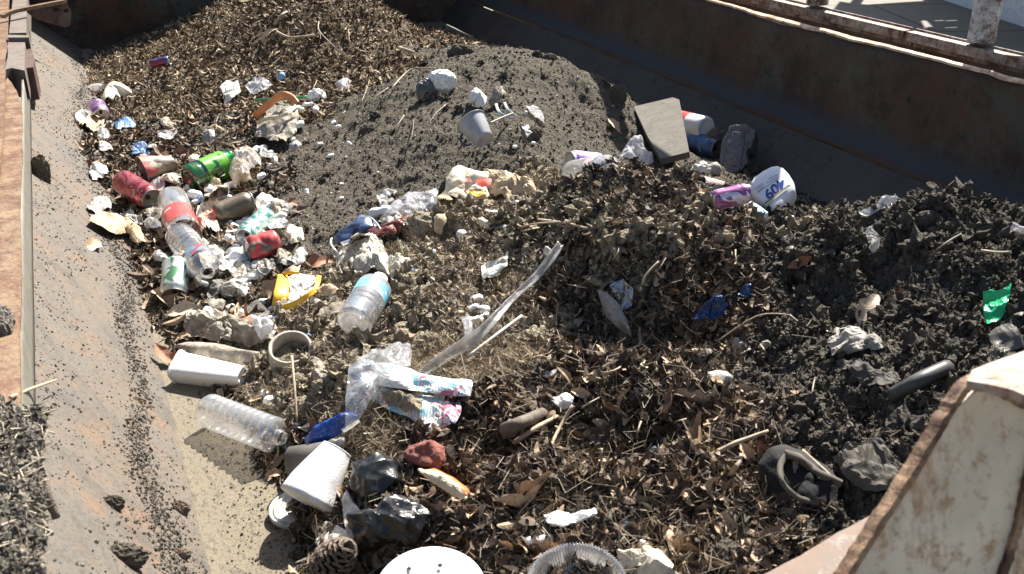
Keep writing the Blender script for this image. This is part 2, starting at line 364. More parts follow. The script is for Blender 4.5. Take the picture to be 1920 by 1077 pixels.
def bil(x, y, Z=CZ):
    u = np.clip((x - X0) / (X1 - X0) * 159, 0, 158.999); v = np.clip((y - Y0) / (Y1 - Y0) * 319, 0, 318.999)
    i = u.astype(int); j = v.astype(int); fu = u - i; fv = v - j
    return (Z[j, i] * (1 - fu) + Z[j, i + 1] * fu) * (1 - fv) + (Z[j + 1, i] * (1 - fu) + Z[j + 1, i + 1] * fu) * fv
GX, GY = np.meshgrid(gx, gy)
REG = 'LBSCFKP'
def regions(x, y):
    jx = (fbm(x, y, 9, 4, 21) - .5) * .16; jy = (fbm(x, y, 9, 4, 33) - .5) * .16
    best = None
    out = np.zeros((len(REG),) + x.shape, dtype=np.float32)
    for ri, r in enumerate(REG):
        P = CA[[k for k, c in enumerate(CR) if c == r]]
        m = np.full(x.shape, 9e9)
        for q in P:
            d = (x + jx - q[0]) ** 2 + (y + jy - q[1]) ** 2
            m = np.minimum(m, d)
        out[ri] = m
    return out
RD = regions(CX, CY)
RI = np.argmin(RD, 0)
def region_at(x, y):
    x = np.asarray(x); y = np.asarray(y)
    u = np.clip(np.rint((x - X0) / (X1 - X0) * 159).astype(int), 0, 159); v = np.clip(np.rint((y - Y0) / (Y1 - Y0) * 319).astype(int), 0, 319)
    return RI[v, u]
# roughness of each region: (lump amplitude, clod amplitude, crumb amplitude)
AMP = {'L': (.015, .010, .006), 'B': (.014, .006, .0055), 'S': (.012, .012, .006), 'C': (.024, .026, .014), 'F': (.034, .024, .012), 'K': (.028, .032, .018), 'P': (.022, .014, .008)}
W_ = np.exp(-RD / .012); W_ /= W_.sum(0) + 1e-20
A1, A2, A3 = [sum(W_[i] * AMP[r][k] for i, r in enumerate(REG)) for k in range(3)]
def height(x, y, full=True):
    z = bil(x, y)
    a1, a2, a3 = bil(x, y, A1), bil(x, y, A2), bil(x, y, A3)
    z = z + a1 * 2 * (fbm(x, y, 7, 2, 1) - .5)
    cl = billow(x, y, 16, 2, 3); z = z + a2 * 1.5 * (cl - .52) - a1 * .9 * np.clip(fbm(x, y, 9, 3, 51) - .58, 0, 1) * 6
    if full:
        z = z + a3 * 1.7 * (billow(x, y, 42, 2, 12) - .4) + a3 * 1.3 * (billow(x, y, 95, 2, 17) - .4) + a3 * .5 * (fbm(x, y, 200, 1, 15) - .5)
    return z
GZ_ = height(GX, GY)
def HZ(x, y): return float(height(np.array([x]), np.array([y]))[0])
V = np.stack([GX, GY, GZ_], -1).reshape(-1, 3)
idx = np.arange(NX * NY).reshape(NY, NX)
Fc = np.stack([idx[:-1, :-1], idx[:-1, 1:], idx[1:, 1:], idx[1:, :-1]], -1).reshape(-1, 4)
fx = V[Fc[:, 0]]
fr = region_at(fx[:, 0] + (vnoise(fx[:, 0], fx[:, 1], 60, 3) - .5) * .03, fx[:, 1] + (vnoise(fx[:, 0], fx[:, 1], 60, 5) - .5) * .03)
keep = V[Fc].mean(1)[:, 2] > -.02
def soil(name, c1, c2, c3, speck=(.5, .47, .42), sp=.66, bs=.8, dust=0.0):
    k = K(name)
    base = k.mix(k.noise(14, 8, .7), c1, c2)
    base = k.mix(k.ramp(k.noise(90, 6, .75), [(.45, 0), (.7, 1)]), base, c3)
    base = k.mix(k.ramp(k.voro(130), [(.0, 1), (.06, 0)]), base, speck) if sp else base
    return k.bsdf(base, .95, bump=k.math('ADD', k.noise(260, 6, .75), k.voro(190)), bs=bs, bd=.006, spec=.2)
SO = {'B': soil('dark_grey_soil', (.088, .076, .058), (.125, .108, .083), (.05, .043, .033)),
      'K': soil('black_soil', (.080, .070, .056), (.135, .118, .094), (.042, .036, .030)),
      'C': soil('brown_clumped_dirt', (.27, .23, .165), (.39, .335, .24), (.11, .09, .066)),
      'S': soil('littered_soil', (.10, .086, .068), (.17, .145, .11), (.07, .058, .046)),
      'F': soil('leafy_black_mulch', (.034, .027, .021), (.06, .048, .036), (.018, .014, .011), sp=0),
      'L': soil('twig_mulch', (.09, .066, .042), (.14, .105, .065), (.045, .034, .024), sp=0),
      'P': soil('matted_straw_mulch', (.24, .18, .105), (.33, .255, .155), (.11, .08, .05), sp=0)}
NAM = {'B': 'dark_soil_heap', 'K': 'black_soil_heap', 'C': 'brown_dirt_heap', 'S': 'littered_soil_bed', 'F': 'leaf_mulch_bed', 'L': 'twig_mulch_heap', 'P': 'straw_mulch_bed'}
LAB = {'B': 'big smooth heap of dark grey soil in the middle of the hopper', 'K': 'black crumbly soil heap at the right of the hopper', 'C': 'brown clumpy dirt mound in the centre of the hopper',
       'S': 'thin bed of soil under the litter along the left side', 'F': 'black mulch under the dead leaves in the foreground', 'L': 'tall brown mulch heap against the back of the hopper', 'P': 'matted straw coloured mulch beside the newspaper'}
for ri, r in enumerate(REG):
    sel = Fc[(fr == ri) & keep]
    if len(sel) < 10: continue
    used, inv = np.unique(sel, return_inverse=True)
    o = link(NAM[r], mesh_np(NAM[r], V[used], inv.reshape(-1, 4), SO[r], True))
    tag(o, LAB[r], 'soil', kind='stuff')
# raycasting on heap + hopper
hv = V[::1]
sub = 2
iv = idx[::sub, ::sub]
SF = np.stack([iv[:-1, :-1], iv[:-1, 1:], iv[1:, 1:], iv[1:, :-1]], -1).reshape(-1, 4)
u_, inv = np.unique(SF, return_inverse=True)
Zs = np.stack([GX, GY, height(GX, GY, False)], -1).reshape(-1, 3)[u_]
hopV = [(-.6, .2, .31), (-.152, .2, .31), (-.151, .2, .178), (.063, .2, 0), (2.02, .2, 0), (2.19, .2, .165), (2.2, .2, .45)]
HV = [tuple(v) for v in Zs] + hopV + [(a, YB, c) for a, b, c in hopV]
nb = len(Zs)
HF = [tuple(f) for f in inv.reshape(-1, 4).tolist()] + [(nb + i, nb + i + 1, nb + 8 + i, nb + 7 + i) for i in range(6)]
BVH = BVHTree.FromPolygons(HV, HF)
def at(px, py, lift=0.0):
    d = ray(px, py); loc, n, i, t = BVH.ray_cast(CAM, d)
    if loc is None: loc = W(px, py, 0); n = Vector((0, 0, 1))
    if n.z < 0: n = -n
    return loc + (-d) * (lift / max(.25, abs(d.z))), n
def surf_z(x, y):
    loc, n, i, t = BVH.ray_cast(Vector((x, y, 2)), Vector((0, 0, -1)))
    return (loc.z if loc else 0), (n if loc else Vector((0, 0, 1)))
LM = [(283, 118, 'the can at the back edge'), (215, 178, 'the cream scoop'), (188, 217, 'the silver-topped can'), (430, 175, 'the torn white plastic'), (528, 183, 'the green straw'), (520, 235, 'the orange-banded carton'), (594, 182, 'the tissue at the green straw end'),
      (820, 155, 'the tissue on the soil heap'), (900, 245, 'the grey mug'), (1240, 245, 'the grey board'), (1385, 285, 'the blackened carton'), (1450, 360, 'the spray bottle'), (1375, 365, 'the purple can'), (1100, 320, 'the half buried clear bottle'), (1190, 295, 'the milky bag'),
      (395, 320, 'the green bottle'), (455, 320, 'the cream bag'), (255, 355, 'the crimson can'), (300, 315, 'the red paper cup'), (330, 400, 'the red-labelled bottle'), (440, 388, 'the dusty brown can'), (480, 425, 'the teal can'), (500, 457, 'the crushed red can'), (330, 528, 'the green and white can'),
      (215, 430, 'the tan paper bag'), (360, 475, 'the maroon-labelled bottle'), (556, 548, 'the yellow packet'), (680, 580, 'the blue-labelled bottle'), (680, 485, 'the pleated cloth'), (665, 440, 'the navy cup'), (735, 425, 'the candy wrapper'), (900, 345, 'the printed paper bag'), (544, 655, 'the cardboard tube'),
      (395, 695, 'the foam tub'), (460, 790, 'the ribbed bottle'), (430, 620, 'the muddy newspaper'), (770, 740, 'the colour newspaper'), (620, 808, 'the royal blue wrapper'), (600, 895, 'the large foam cup'), (705, 903, 'the tight black bag'), (735, 988, 'the torn black bag'), (800, 860, 'the brick chunk'), (830, 908, 'the bread stick'),
      (625, 1045, 'the pine cone'), (805, 1070, 'the foam plate'), (1080, 1060, 'the clear bowl'), (1070, 978, 'the foam shard'), (1350, 715, 'the soiled foam block'), (1150, 590, 'the grey shard'), (1330, 590, 'the left blue film'), (1395, 555, 'the right blue film'), (930, 600, 'the plastic strap'), (1500, 900, 'the black fabric tube'),
      (1600, 650, 'the ash grey cloth'), (1720, 715, 'the dark pipe'), (1868, 575, 'the green foil wrapper'), (1640, 395, 'the white film on the crest'), (985, 790, 'the thick branch'), (1040, 850, 'the upright twig'), (1380, 835, 'the pale split stick'), (1200, 1060, 'the crumpled tan paper'), (1180, 400, 'the leafy mound crest'), (600, 60, 'the mulch heap top'), (700, 300, 'the middle soil slope'), (1180, 640, 'the dark hollow'), (1200, 830, 'the foreground centre')]
LMP = np.array([(q[0], q[1]) for q in LM if q[2].split()[-1] not in ('centre', 'top', 'slope', 'hollow')] + [(1350, 715), (1000, 520), (960, 560), (1030, 480), (900, 630), (850, 660), (930, 500), (1165, 555), (800, 700), (850, 740), (740, 690), (620, 930), (575, 910), (690, 880), (760, 970), (700, 1000), (850, 925), (1500, 870), (1540, 900), (1470, 950), (1540, 960), (1640, 960), (1600, 700), (1860, 600), (780, 1060), (860, 1060), (1040, 1050), (1120, 1050), (1010, 1015), (1205, 1020), (1440, 1012), (880, 580), (900, 600), (1440, 400)])
# ------------------------------------------------------------------ scattered leaves, clods, twigs
RNG = np.random.RandomState(11)
def leaf_t(rs, ny=6, curl=1.0, narrow=.22, jag=0):
    """one dry leaf, length 1 along +Y, quads"""
    V = []; cur = rs.uniform(-1, 1) * curl; roll = rs.uniform(.2, 1.1) * curl * rs.choice([-1, 1]); tw = rs.uniform(-1, 1) * curl
    for j in range(ny + 1):
        t = j / ny; wd = narrow * (math.sin(math.pi * min(1, t * .93 + .04)) ** .75) * (1 + jag * rs.uniform(-.5, .5)) + .008
        th = cur * (t - .5) * 1.6; R = max(.2, abs(1 / (cur * 1.6 + 1e-3)))
        y = t - .5; z = cur * .55 * (y * y * 2)
        for s in (-1, 0, 1):
            x = s * wd * math.cos(roll * .6); zz = z + abs(s) * wd * math.sin(roll) + jag * rs.uniform(-.05, .05)
            a = tw * (t - .5)
            V.append((x * math.cos(a) - (zz - z) * math.sin(a), y * (1 - .18 * abs(cur)), z + x * math.sin(a) + (zz - z) * math.cos(a)))
    Fq = [(j * 3 + s, j * 3 + s + 1, j * 3 + s + 4, j * 3 + s + 3) for j in range(ny) for s in range(2)]
    return np.array(V), np.array(Fq)
def twig_t(rs, n=4, thin=.02, bend=.25):
    P = [Vector((rs.uniform(-1, 1) * bend * .5, t / n - .5, rs.uniform(-1, 1) * bend * .4)) for t in range(n + 1)]
    V = []; 
    for i, q in enumerate(P):
        r = thin * (1 - .5 * i / n)
        for a in range(3): V.append((q.x + r * math.cos(a * 2.094), q.y, q.z + r * math.sin(a * 2.094)))
    Fq = [(i * 3 + a, i * 3 + (a + 1) % 3, i * 3 + 3 + (a + 1) % 3, i * 3 + 3 + a) for i in range(n) for a in range(3)]
    return np.array(V), np.array(Fq)
def clod_t(rs, sub=1, rough=.35):
    bm = bmesh.new(); bmesh.ops.create_cube(bm, size=1)
    bmesh.ops.subdivide_edges(bm, edges=bm.edges[:], cuts=sub, use_grid_fill=True)
    o = Vector(rs.uniform(-9, 9, 3))
    V = []
    for v in bm.verts:
        d = v.co.normalized(); V.append(tuple(d * .5 * (1 + rough * (noise.noise(d * 1.7 + o) + .5 * noise.noise(d * 4 + o)))))
    bm.verts.ensure_lookup_table()
    Fq = [[v.index for v in f.verts] for f in bm.faces]; bm.free()
    return np.array(V), np.array(Fq)
def sample_xy(n, regs=None, box_=(X0, X1, .7, 5.4), power=2.0, clump=0, seed=0, avoid=0):
    xs, ys = [], []; tot = 0; d0 = .75
    while tot < n:
        m = 40000
        x = RNG.uniform(box_[0], box_[1], m); y = RNG.uniform(box_[2], box_[3], m)
        px, py = proj(np.stack([x, y, bil(x, y)], -1))
        ok = RNG.rand(m) < (1.35 ** 2 / (x * x + y * y + .8)) ** (power / 2)
        ok &= (px > -120) & (px < 2060) & (py > -140) & (py < 1200)
        if regs is not None:
            ok &= np.isin(region_at(x, y), [REG.index(r) for r in regs])
        if clump: ok &= RNG.rand(m) < np.clip((fbm(x, y, 6, 3, seed) - .5) * 8 * clump + .5, 0.03, 1)
        ok &= bil(x, y) > -.012
        if avoid:
            dm = np.full(m, 1e9)
            for q in LMP: dm = np.minimum(dm, (px - q[0]) ** 2 + 1.4 * (py - q[1]) ** 2)
            ok &= (dm > avoid ** 2) | (RNG.rand(m) < (.25 if avoid < 30 else 0))
        xs.append(x[ok]); ys.append(y[ok]); tot += ok.sum()
    return np.concatenate(xs)[:n], np.concatenate(ys)[:n]
def normals(x, y):
    e = .006; n = np.stack([-(height(x + e, y) - height(x - e, y)) / (2 * e), -(height(x, y + e) - height(x, y - e)) / (2 * e), np.ones_like(x)], -1)
    n[:, :2] *= .6
    return n / np.linalg.norm(n, axis=1)[:, None]
def scatter(name, temps, x, y, z, nrm, size, mat, tilt=.5, smooth=False, aniso=None):
    n = len(x); Vs, Fs = [], []; off = 0
    nr = nrm + RNG.normal(0, tilt, (n, 3)) * np.array([1, 1, .4]); nr /= np.linalg.norm(nr, axis=1)[:, None]
    a = RNG.normal(size=(n, 3)); t = np.cross(nr, a); t /= np.linalg.norm(t, axis=1)[:, None]; b = np.cross(nr, t)
    which = RNG.randint(0, len(temps), n)
    for k, (tv, tf) in enumerate(temps):
        s = np.where(which == k)[0]
        if not len(s): continue
        tvv = np.repeat(tv[None], len(s), 0) * size[s][:, None, None]
        if aniso is not None: tvv = tvv * RNG.uniform(aniso[0], aniso[1], (len(s), 1, 3))
        P = tvv[..., 0:1] * t[s][:, None] + tvv[..., 1:2] * b[s][:, None] + tvv[..., 2:3] * nr[s][:, None]
        P += np.stack([x[s], y[s], z[s]], -1)[:, None]
        Vs.append(P.reshape(-1, 3)); m = len(tv)
        Fs.append((tf[None] + (np.arange(len(s)) * m)[:, None, None] + off).reshape(-1, tf.shape[1])); off += m * len(s)
    return link(name, mesh_np(name, np.concatenate(Vs), np.concatenate(Fs), mat, smooth))
def m_leaf(name, stops, rough=.7, lift=1.0):
    k = K(name); r = k.rnd()
    base = k.ramp(r, stops)
    base = k.mix(k.ramp(k.noise(45, 5, .7), [(.45, 0), (.7, .4)]), base, (.07, .05, .033))
    b = k.bsdf(base, rough, bump=k.noise(120, 4), bs=.3, bd=.004, spec=.35)
    return b
ML = {'front': m_leaf('dead_leaf_brown', [(0, (.022, .017, .013)), (.3, (.06, .044, .03)), (.5, (.14, .095, .06)), (.65, (.13, .11, .085)), (.82, (.27, .185, .115)), (.94, (.42, .31, .20)), (1, (.55, .43, .29))]),
      'black': m_leaf('dead_leaf_black', [(0, (.015, .012, .010)), (.5, (.04, .032, .025)), (.8, (.10, .078, .058)), (1, (.24, .18, .125))]),
      'twig': m_leaf('mulch_chip', [(0, (.055, .035, .018)), (.35, (.12, .08, .045)), (.65, (.25, .18, .105)), (.85, (.40, .305, .19)), (1, (.56, .45, .30))]),
      'brown': m_leaf('shredded_leaf', [(0, (.06, .047, .034)), (.25, (.20, .165, .12)), (.6, (.38, .32, .235)), (.9, (.46, .33, .21)), (1, (.62, .53, .40))]),
      'big': m_leaf('broad_dry_leaf', [(0, (.26, .13, .07)), (.35, (.42, .26, .16)), (.7, (.55, .40, .26)), (1, (.34, .19, .11))]),
      'straw': m_leaf('straw_fibre', [(0, (.16, .12, .075)), (.5, (.34, .27, .175)), (1, (.55, .45, .31))]),
      'fibre': m_leaf('fibre_tan_grey', [(0, (.08, .068, .05)), (.35, (.26, .22, .165)), (.8, (.46, .40, .30)), (1, (.62, .55, .43))]),
      'fibre2': m_leaf('fibre_dark', [(0, (.03, .024, .018)), (.5, (.09, .07, .05)), (.85, (.22, .17, .12)), (1, (.42, .34, .24))]),
      'stick': m_leaf('pale_twig', [(0, (.16, .11, .07)), (.5, (.34, .27, .19)), (1, (.52, .45, .34))])}
rsx = np.random.RandomState(5)
LT = [leaf_t(rsx, 5, 1.3, rsx.uniform(.16, .30), .25) for _ in range(14)]
LTn = [leaf_t(rsx, 3, 1.0, rsx.uniform(.07, .14), .3) for _ in range(10)]
LTw = [leaf_t(rsx, 7, 1.2, rsx.uniform(.09, .15), .12) for _ in range(10)]
CT = [clod_t(rsx, 2, 1.1) for _ in range(12)]
TT = [twig_t(rsx) for _ in range(10)]
FS = [twig_t(rsx, 2, .035, 1.0) for _ in range(16)]
FT = [twig_t(rsx, 5, .007, 1.0) for _ in range(12)]
def lay(name, temps, n, regs, size, mat, tilt=.5, sink=.0, up=.2, label=None, cat='litter', clump=0, seed=0, aniso=None, box_=(X0, X1, .7, 5.4), power=2.0, smooth=False, pw=1.6, avoid=0):
    x, y = sample_xy(n, regs, box_, power, clump, seed, avoid)
    nr = normals(x, y); s = RNG.uniform(0, 1, n) ** pw * (size[1] - size[0]) + size[0]
    z = np.maximum(height(x, y), 0) + s * RNG.uniform(-sink, up, n)
    o = scatter(name, temps, x, y, z, nr, s, mat, tilt, smooth, aniso)
    tag(o, label, cat, kind='stuff'); return o
CRM = {}
for r_, c_ in (('B', (.095, .082, .063)), ('K', (.078, .068, .054)), ('C', (.24, .20, .145)), ('S', (.13, .11, .083))):
    k = K('soil_crumb_' + NAM[r_]); CRM[r_] = k.bsdf(k.ramp(k.rnd(), [(0, tuple(v * .45 for v in c_)), (.6, c_), (.9, tuple(v * 1.5 for v in c_)), (1, tuple(v * 2.6 for v in c_))]), .95, bump=k.noise(300, 4), bs=.6, bd=.004, spec=.2)
lay('leaf_litter', LT, 22000, 'F', (.011, .046), ML['front'], .75, .1, .4, 'dense curled dead leaves covering the foreground', avoid=20)
lay('leaf_litter', LT, 26000, 'F', (.008, .030), ML['black'], .8, .1, .35, 'blackened curled leaf scraps in the foreground', avoid=20)
lay('leaf_litter', LT, 16000, 'C', (.006, .030), ML['brown'], .9, .1, .3, 'shredded dry leaves in the central dirt mound', power=1.6, avoid=20)
lay('leaf_litter', LT, 3200, 'S', (.014, .042), ML['front'], .6, .1, .25, 'dead leaves strewn over the littered soil', clump=.7, seed=5, power=1.2, avoid=20)
lay('leaf_litter', LT, 3000, 'L', (.016, .036), ML['twig'], .8, .1, .35, 'dry leaves on the tall back mulch heap', power=1, avoid=20)
lay('mulch_chips', LTn, 17000, 'L', (.02, .055), ML['twig'], .8, .1, .35, 'long narrow mulch chips covering the back heap', power=1)
CTb = [clod_t(rsx, 6, 1.5) for _ in range(10)]
lay('dirt_clumps', CTb, 750, 'C', (.010, .050), SO['C'], 1, .15, .2, 'rough matted dirt clumps on the central mound', pw=3, avoid=48)
lay('dirt_clumps', CTb, 750, 'K', (.010, .050), SO['K'], 1, .15, .2, 'rough black soil clumps on the right heap', pw=3, avoid=48)
lay('dirt_clumps', CTb, 160, 'B', (.008, .030), SO['B'], 1, .15, .2, 'rough grey soil clumps on the middle heap', pw=3, avoid=30)
lay('leaf_litter', LTw, 1500, 'F', (.025, .065), ML['front'], .7, .1, .35, 'long narrow willow-like dead leaves in the foreground', avoid=20)
lay('leaf_litter', LTw, 900, 'S', (.025, .07), ML['front'], .6, .1, .3, 'long narrow dead leaves in the left litter', avoid=20)
lay('mulch_chips', LTn, 3500, 'SP', (.015, .05), ML['twig'], .7, .1, .3, 'narrow mulch chips among the litter', clump=.6, seed=8, power=1.4)
lay('mulch_chips', LTn, 16000, 'FC', (.010, .04), ML['front'], .9, .1, .4, 'narrow leaf shreds across the mulch', power=1.7)
lay('leaf_litter', LT, 1500, 'P', (.010, .032), ML['front'], .8, .1, .35, 'dead leaves caught in the matted straw')
lay('root_fibres', FS, 9000, 'P', (.010, .03), ML['fibre'], 1.0, .0, .4, 'short broken fibres in the straw mulch')
lay('straw', FT, 3000, 'P', (.03, .08), ML['straw'], .6, .0, .12, 'matted straw fibres beside the newspaper')
lay('leaf_litter', LT, 5200, 'C', (.010, .036), ML['black'], .9, .1, .4, 'dark wet leaves matted on the crest of the centre mound', box_=(.85, 1.6, 1.4, 2.1), avoid=20)
lay('leaf_litter', LT, 4200, 'C', (.010, .040), ML['front'], .9, .1, .4, 'brown leaves tangled on the crest of the centre mound', box_=(.85, 1.6, 1.4, 2.1), avoid=20)
lay('root_fibres', FS, 34000, 'C', (.007, .026), ML['fibre'], 1.0, .0, .5, 'tangled short fibres and shreds on the central dirt mound', power=1.9)
lay('root_fibres', FS, 9000, 'F', (.010, .034), ML['fibre2'], 1.0, .0, .5, 'tangled dark stems through the foreground leaves', power=1.9)
lay('root_fibres', FS, 7000, 'K', (.008, .03), ML['fibre2'], .8, .0, .3, 'fine dark roots in the black soil', power=1.9)
lay('straw', FT, 5000, 'C', (.015, .055), ML['straw'], .7, .0, .12, 'fine straw fibres in the central dirt mound', clump=1, seed=12)
lay('straw', FT, 5000, 'F', (.03, .08), ML['stick'], .7, .0, .15, 'thin root fibres through the foreground mulch')
lay('soil_crumbs', CT, 18000, 'B', (.002, .009), CRM['B'], 1, .1, .3, 'loose grey soil crumbs on the middle heap', power=1.3, pw=6)
lay('soil_crumbs', CT, 20000, 'C', (.002, .010), CRM['C'], 1, .1, .35, 'loose brown dirt crumbs on the central mound', power=1.8, pw=4)
lay('soil_crumbs', CT, 26000, 'K', (.0025, .016), CRM['K'], 1, .1, .35, 'loose black soil crumbs on the right heap', power=1.8, pw=5)
lay('soil_crumbs', CT, 14000, 'SF', (.003, .018), CRM['K'], 1, .1, .3, 'loose soil crumbs on the littered soil', power=1.6, pw=4)
M_['grit'] = plain('pale_grit', (.50, .47, .42), .8)
lay('pale_grit', CT, 1500, 'BSC', (.002, .008), M_['grit'], 1, 0, .4, 'small pale grit specks on the soil', power=1.2)
# crumbs on the steel: dirt line in the crease, specks on the sloped side and the sand floor
def steel_z(x):
    return np.where(x < .063, (.063 - x) / .214 * .177, 0.0)
def crumbs_on(name, n, fx_, size, label, mat):
    y = np.exp(RNG.uniform(math.log(.85), math.log(5.5), n)); x = fx_(n, y)
    nr = np.tile([0., 0, 1], (n, 1)); s = RNG.uniform(0, 1, n) ** 4 * (size[1] - size[0]) + size[0]
    o = scatter(name, CT, x, y, steel_z(x) + s * .2, nr, s, mat, 1, False, (.6, 1.4)); tag(o, label, 'soil', kind='stuff')
k = K('crumb_grey'); M_['crumb'] = k.bsdf(k.ramp(k.rnd(), [(0, (.045, .04, .033)), (.6, (.10, .088, .07)), (1, (.24, .21, .165))]), .95)
crumbs_on('crease_dirt', 15000, lambda n, y: .018 + .016 * np.sin(y * 3) + .01 * np.sin(y * 11) + RNG.normal(0, .021, n) * (1 + .5 * np.sin(y * 2 + 1)), (.0006, .0055), 'line of dark crumbs gathered in the crease of the left side', M_['crumb'])
def fsp(n, y):
    x = RNG.uniform(-.15, .06, n); 
    for _ in range(3):
        bad = RNG.rand(n) > np.clip((fbm(x, y * .6, 9, 3, 44) - .38) * 5, .05, 1); x = np.where(bad, RNG.uniform(-.15, .06, n), x)
    return x
crumbs_on('slope_specks', 9000, fsp, (.0006, .0042), 'dark specks of dirt sprinkled over the left sloped side', M_['crumb'])
def ffl(n, y):
    x = .08 + np.abs(RNG.normal(0, 1, n)) * .0 + RNG.beta(1.8, 1.2, n) * .30
    return x
crumbs_on('floor_specks', 30000, lambda n, y: .08 + RNG.beta(3.2, 1.0, n) * .28, (.0006, .0045), 'fine grit thickening towards the litter edge', M_['crumb'])
crumbs_on('floor_specks', 22000, ffl, (.0005, .0035), 'dark grit sprinkled over the sandy floor at the left', M_['crumb'])

# crumbs, fibres and a pale rag on the mud clump at the lower left
n_ = 2600; pq = np.stack([RNG.uniform(-20, 80, n_), RNG.uniform(760, 1075, n_)], -1); pq = pq[(pq[:, 0] < 74) | (pq[:, 1] < 800)]
Pw = np.array([tuple(W(a, b, .345)) for a, b in pq]); nr_ = np.tile([0., 0, 1], (len(Pw), 1)); s_ = RNG.rand(len(Pw)) ** 3 * .012 + .002
tag(scatter('soil_crumbs', CT, Pw[:, 0], Pw[:, 1], Pw[:, 2] - RNG.rand(len(Pw)) * .012, nr_, s_, M_['crumb'], 1), 'loose crumbs over the grey mud clump at the lower left', 'soil', kind='stuff')
tag(scatter('root_fibres', FS, Pw[:700, 0], Pw[:700, 1], Pw[:700, 2] - .004, nr_[:700], s_[:700] * 2 + .014, ML['fibre'], .5), 'dry fibres matted on the grey mud clump', 'litter', kind='stuff')
# ------------------------------------------------------------------ builders
def inside_prism(name, outlines, thick, mat, M, parent=None, res=1, bevel=0):
    """flat plate with holes: outlines = list of closed 2D polygons (first outer) in the XY of matrix M"""
    cu = bpy.data.curves.new(name, 'CURVE'); cu.dimensions = '2D'; cu.fill_mode = 'BOTH'; cu.extrude = thick / 2; cu.bevel_depth = bevel
    for pts in outlines:
        sp = cu.splines.new('POLY'); sp.points.add(len(pts) - 1); sp.use_cyclic_u = True
        for p_, q in zip(sp.points, pts): p_.co = (q[0], q[1], 0, 1)
    return curve_to_obj(name, cu, mat, M, parent)
def curve_to_obj(name, cu, mat, M, parent=None):
    tmp = bpy.data.objects.new('tmp', cu); COL.objects.link(tmp)
    dg = bpy.context.evaluated_depsgraph_get(); dg.update()
    me = bpy.data.meshes.new_from_object(tmp.evaluated_get(dg))
    bpy.data.objects.remove(tmp); bpy.data.curves.remove(cu)
    me.name = name; me.materials.clear(); me.materials.append(mat); me.transform(M)
    return link(name, me, parent)
def writing(name, text, P0, xdir, n, height_, mat, parent=None, shear=0, width=None, ext=.0006, bold=0):
    cu = bpy.data.curves.new(name, 'FONT'); cu.body = text; cu.size = 1; cu.extrude = 0; cu.shear = shear; cu.offset = bold
    x = xdir.normalized(); n = n.normalized(); y = n.cross(x)
    M = Matrix((x, y, n)).transposed().to_4x4(); M.translation = P0
    o = curve_to_obj(name, cu, mat, Matrix.Identity(4), parent)
    co = [v.co.copy() for v in o.data.vertices]; x0 = min(c.x for c in co); x1 = max(c.x for c in co); y0 = min(c.y for c in co); y1 = max(c.y for c in co)
    sx = (width / (x1 - x0)) if width else height_ / (y1 - y0); sy = height_ / (y1 - y0)
    o.data.transform(M @ Matrix.Diagonal((sx, sy, 1, 1)) @ Matrix.Translation((-x0, -y0, 0)))
    return o
def px_plate(name, poly, p0, n, thick, mat, parent=None, holes=(), bevel=0):
    n = Vector(n).normalized(); p0 = Vector(p0); x = n.orthogonal().normalized(); y = n.cross(x)
    M = Matrix((x, y, n)).transposed().to_4x4(); M.translation = p0; Mi = M.inverted()
    f = lambda pl: [tuple((Mi @ on_plane(a, b, p0, n)).xy) for a, b in pl]
    return inside_prism(name, [f(poly)] + [f(h) for h in holes], thick, mat, M, parent, bevel=bevel)
def jag(poly, amp, n=4, seed=0):
    r = random.Random(seed); out = []
    for i in range(len(poly)):
        a, b = poly[i], poly[(i + 1) % len(poly)]
        for k in range(n):
            t = k / n; out.append((a[0] + (b[0] - a[0]) * t + r.uniform(-amp, amp), a[1] + (b[1] - a[1]) * t + r.uniform(-amp, amp)))
    return out
def frame(P0, P1, up=Vector((0, 0, 1))):
    z = (P1 - P0).normalized(); x = (up - z * up.dot(z)).normalized(); y = z.cross(x)
    M = Matrix((x, y, z)).transposed().to_4x4(); M.translation = P0
    return M
def root(name, M, label, cat, group=None):
    o = bpy.data.objects.new(name, None); COL.objects.link(o); o.empty_display_size = .03; o.matrix_world = M
    return tag(o, label, cat, group)
def lathe(name, prof, mat, parent, n=32, smooth=True, sq=0, crush=0, seed=0, flat=1.0, arc=None, lump=0, matrix=None):
    """prof [(r, z)] in metres around local Z"""
    V = []; m = len(prof)
    for i, (r, z) in enumerate(prof):
        for k in range(n):
            a = 2 * math.pi * k / n; c, s = math.cos(a), math.sin(a); rr = r
            if sq: rr = r / (abs(c) ** sq + abs(s) ** sq) ** (1 / sq) * 1.0
            if crush:
                L = max(1e-6, max(q[1] for q in prof)); q = Vector((c * 1.1, s * 1.1, z / L * 2.2)) + Vector((seed, seed * 1.7, 0))
                d = noise.noise(q) * .7 + (.5 - abs(noise.noise(q * 1.6))) * .5
                rr = r * (1 - crush * max(0, d + .1))
            V.append((rr * c * flat, rr * s, z + (lump * noise.noise(Vector((c, s, z * 30 + seed))) if lump else 0)))
    Fc = [(i * n + k, i * n + (k + 1) % n, (i + 1) * n + (k + 1) % n, (i + 1) * n + k) for i in range(m - 1) for k in range(n)]
    me = mesh_py(name, V, Fc, mat, smooth)
    if matrix is not None: me.transform(matrix)
    return link(name, me, parent)
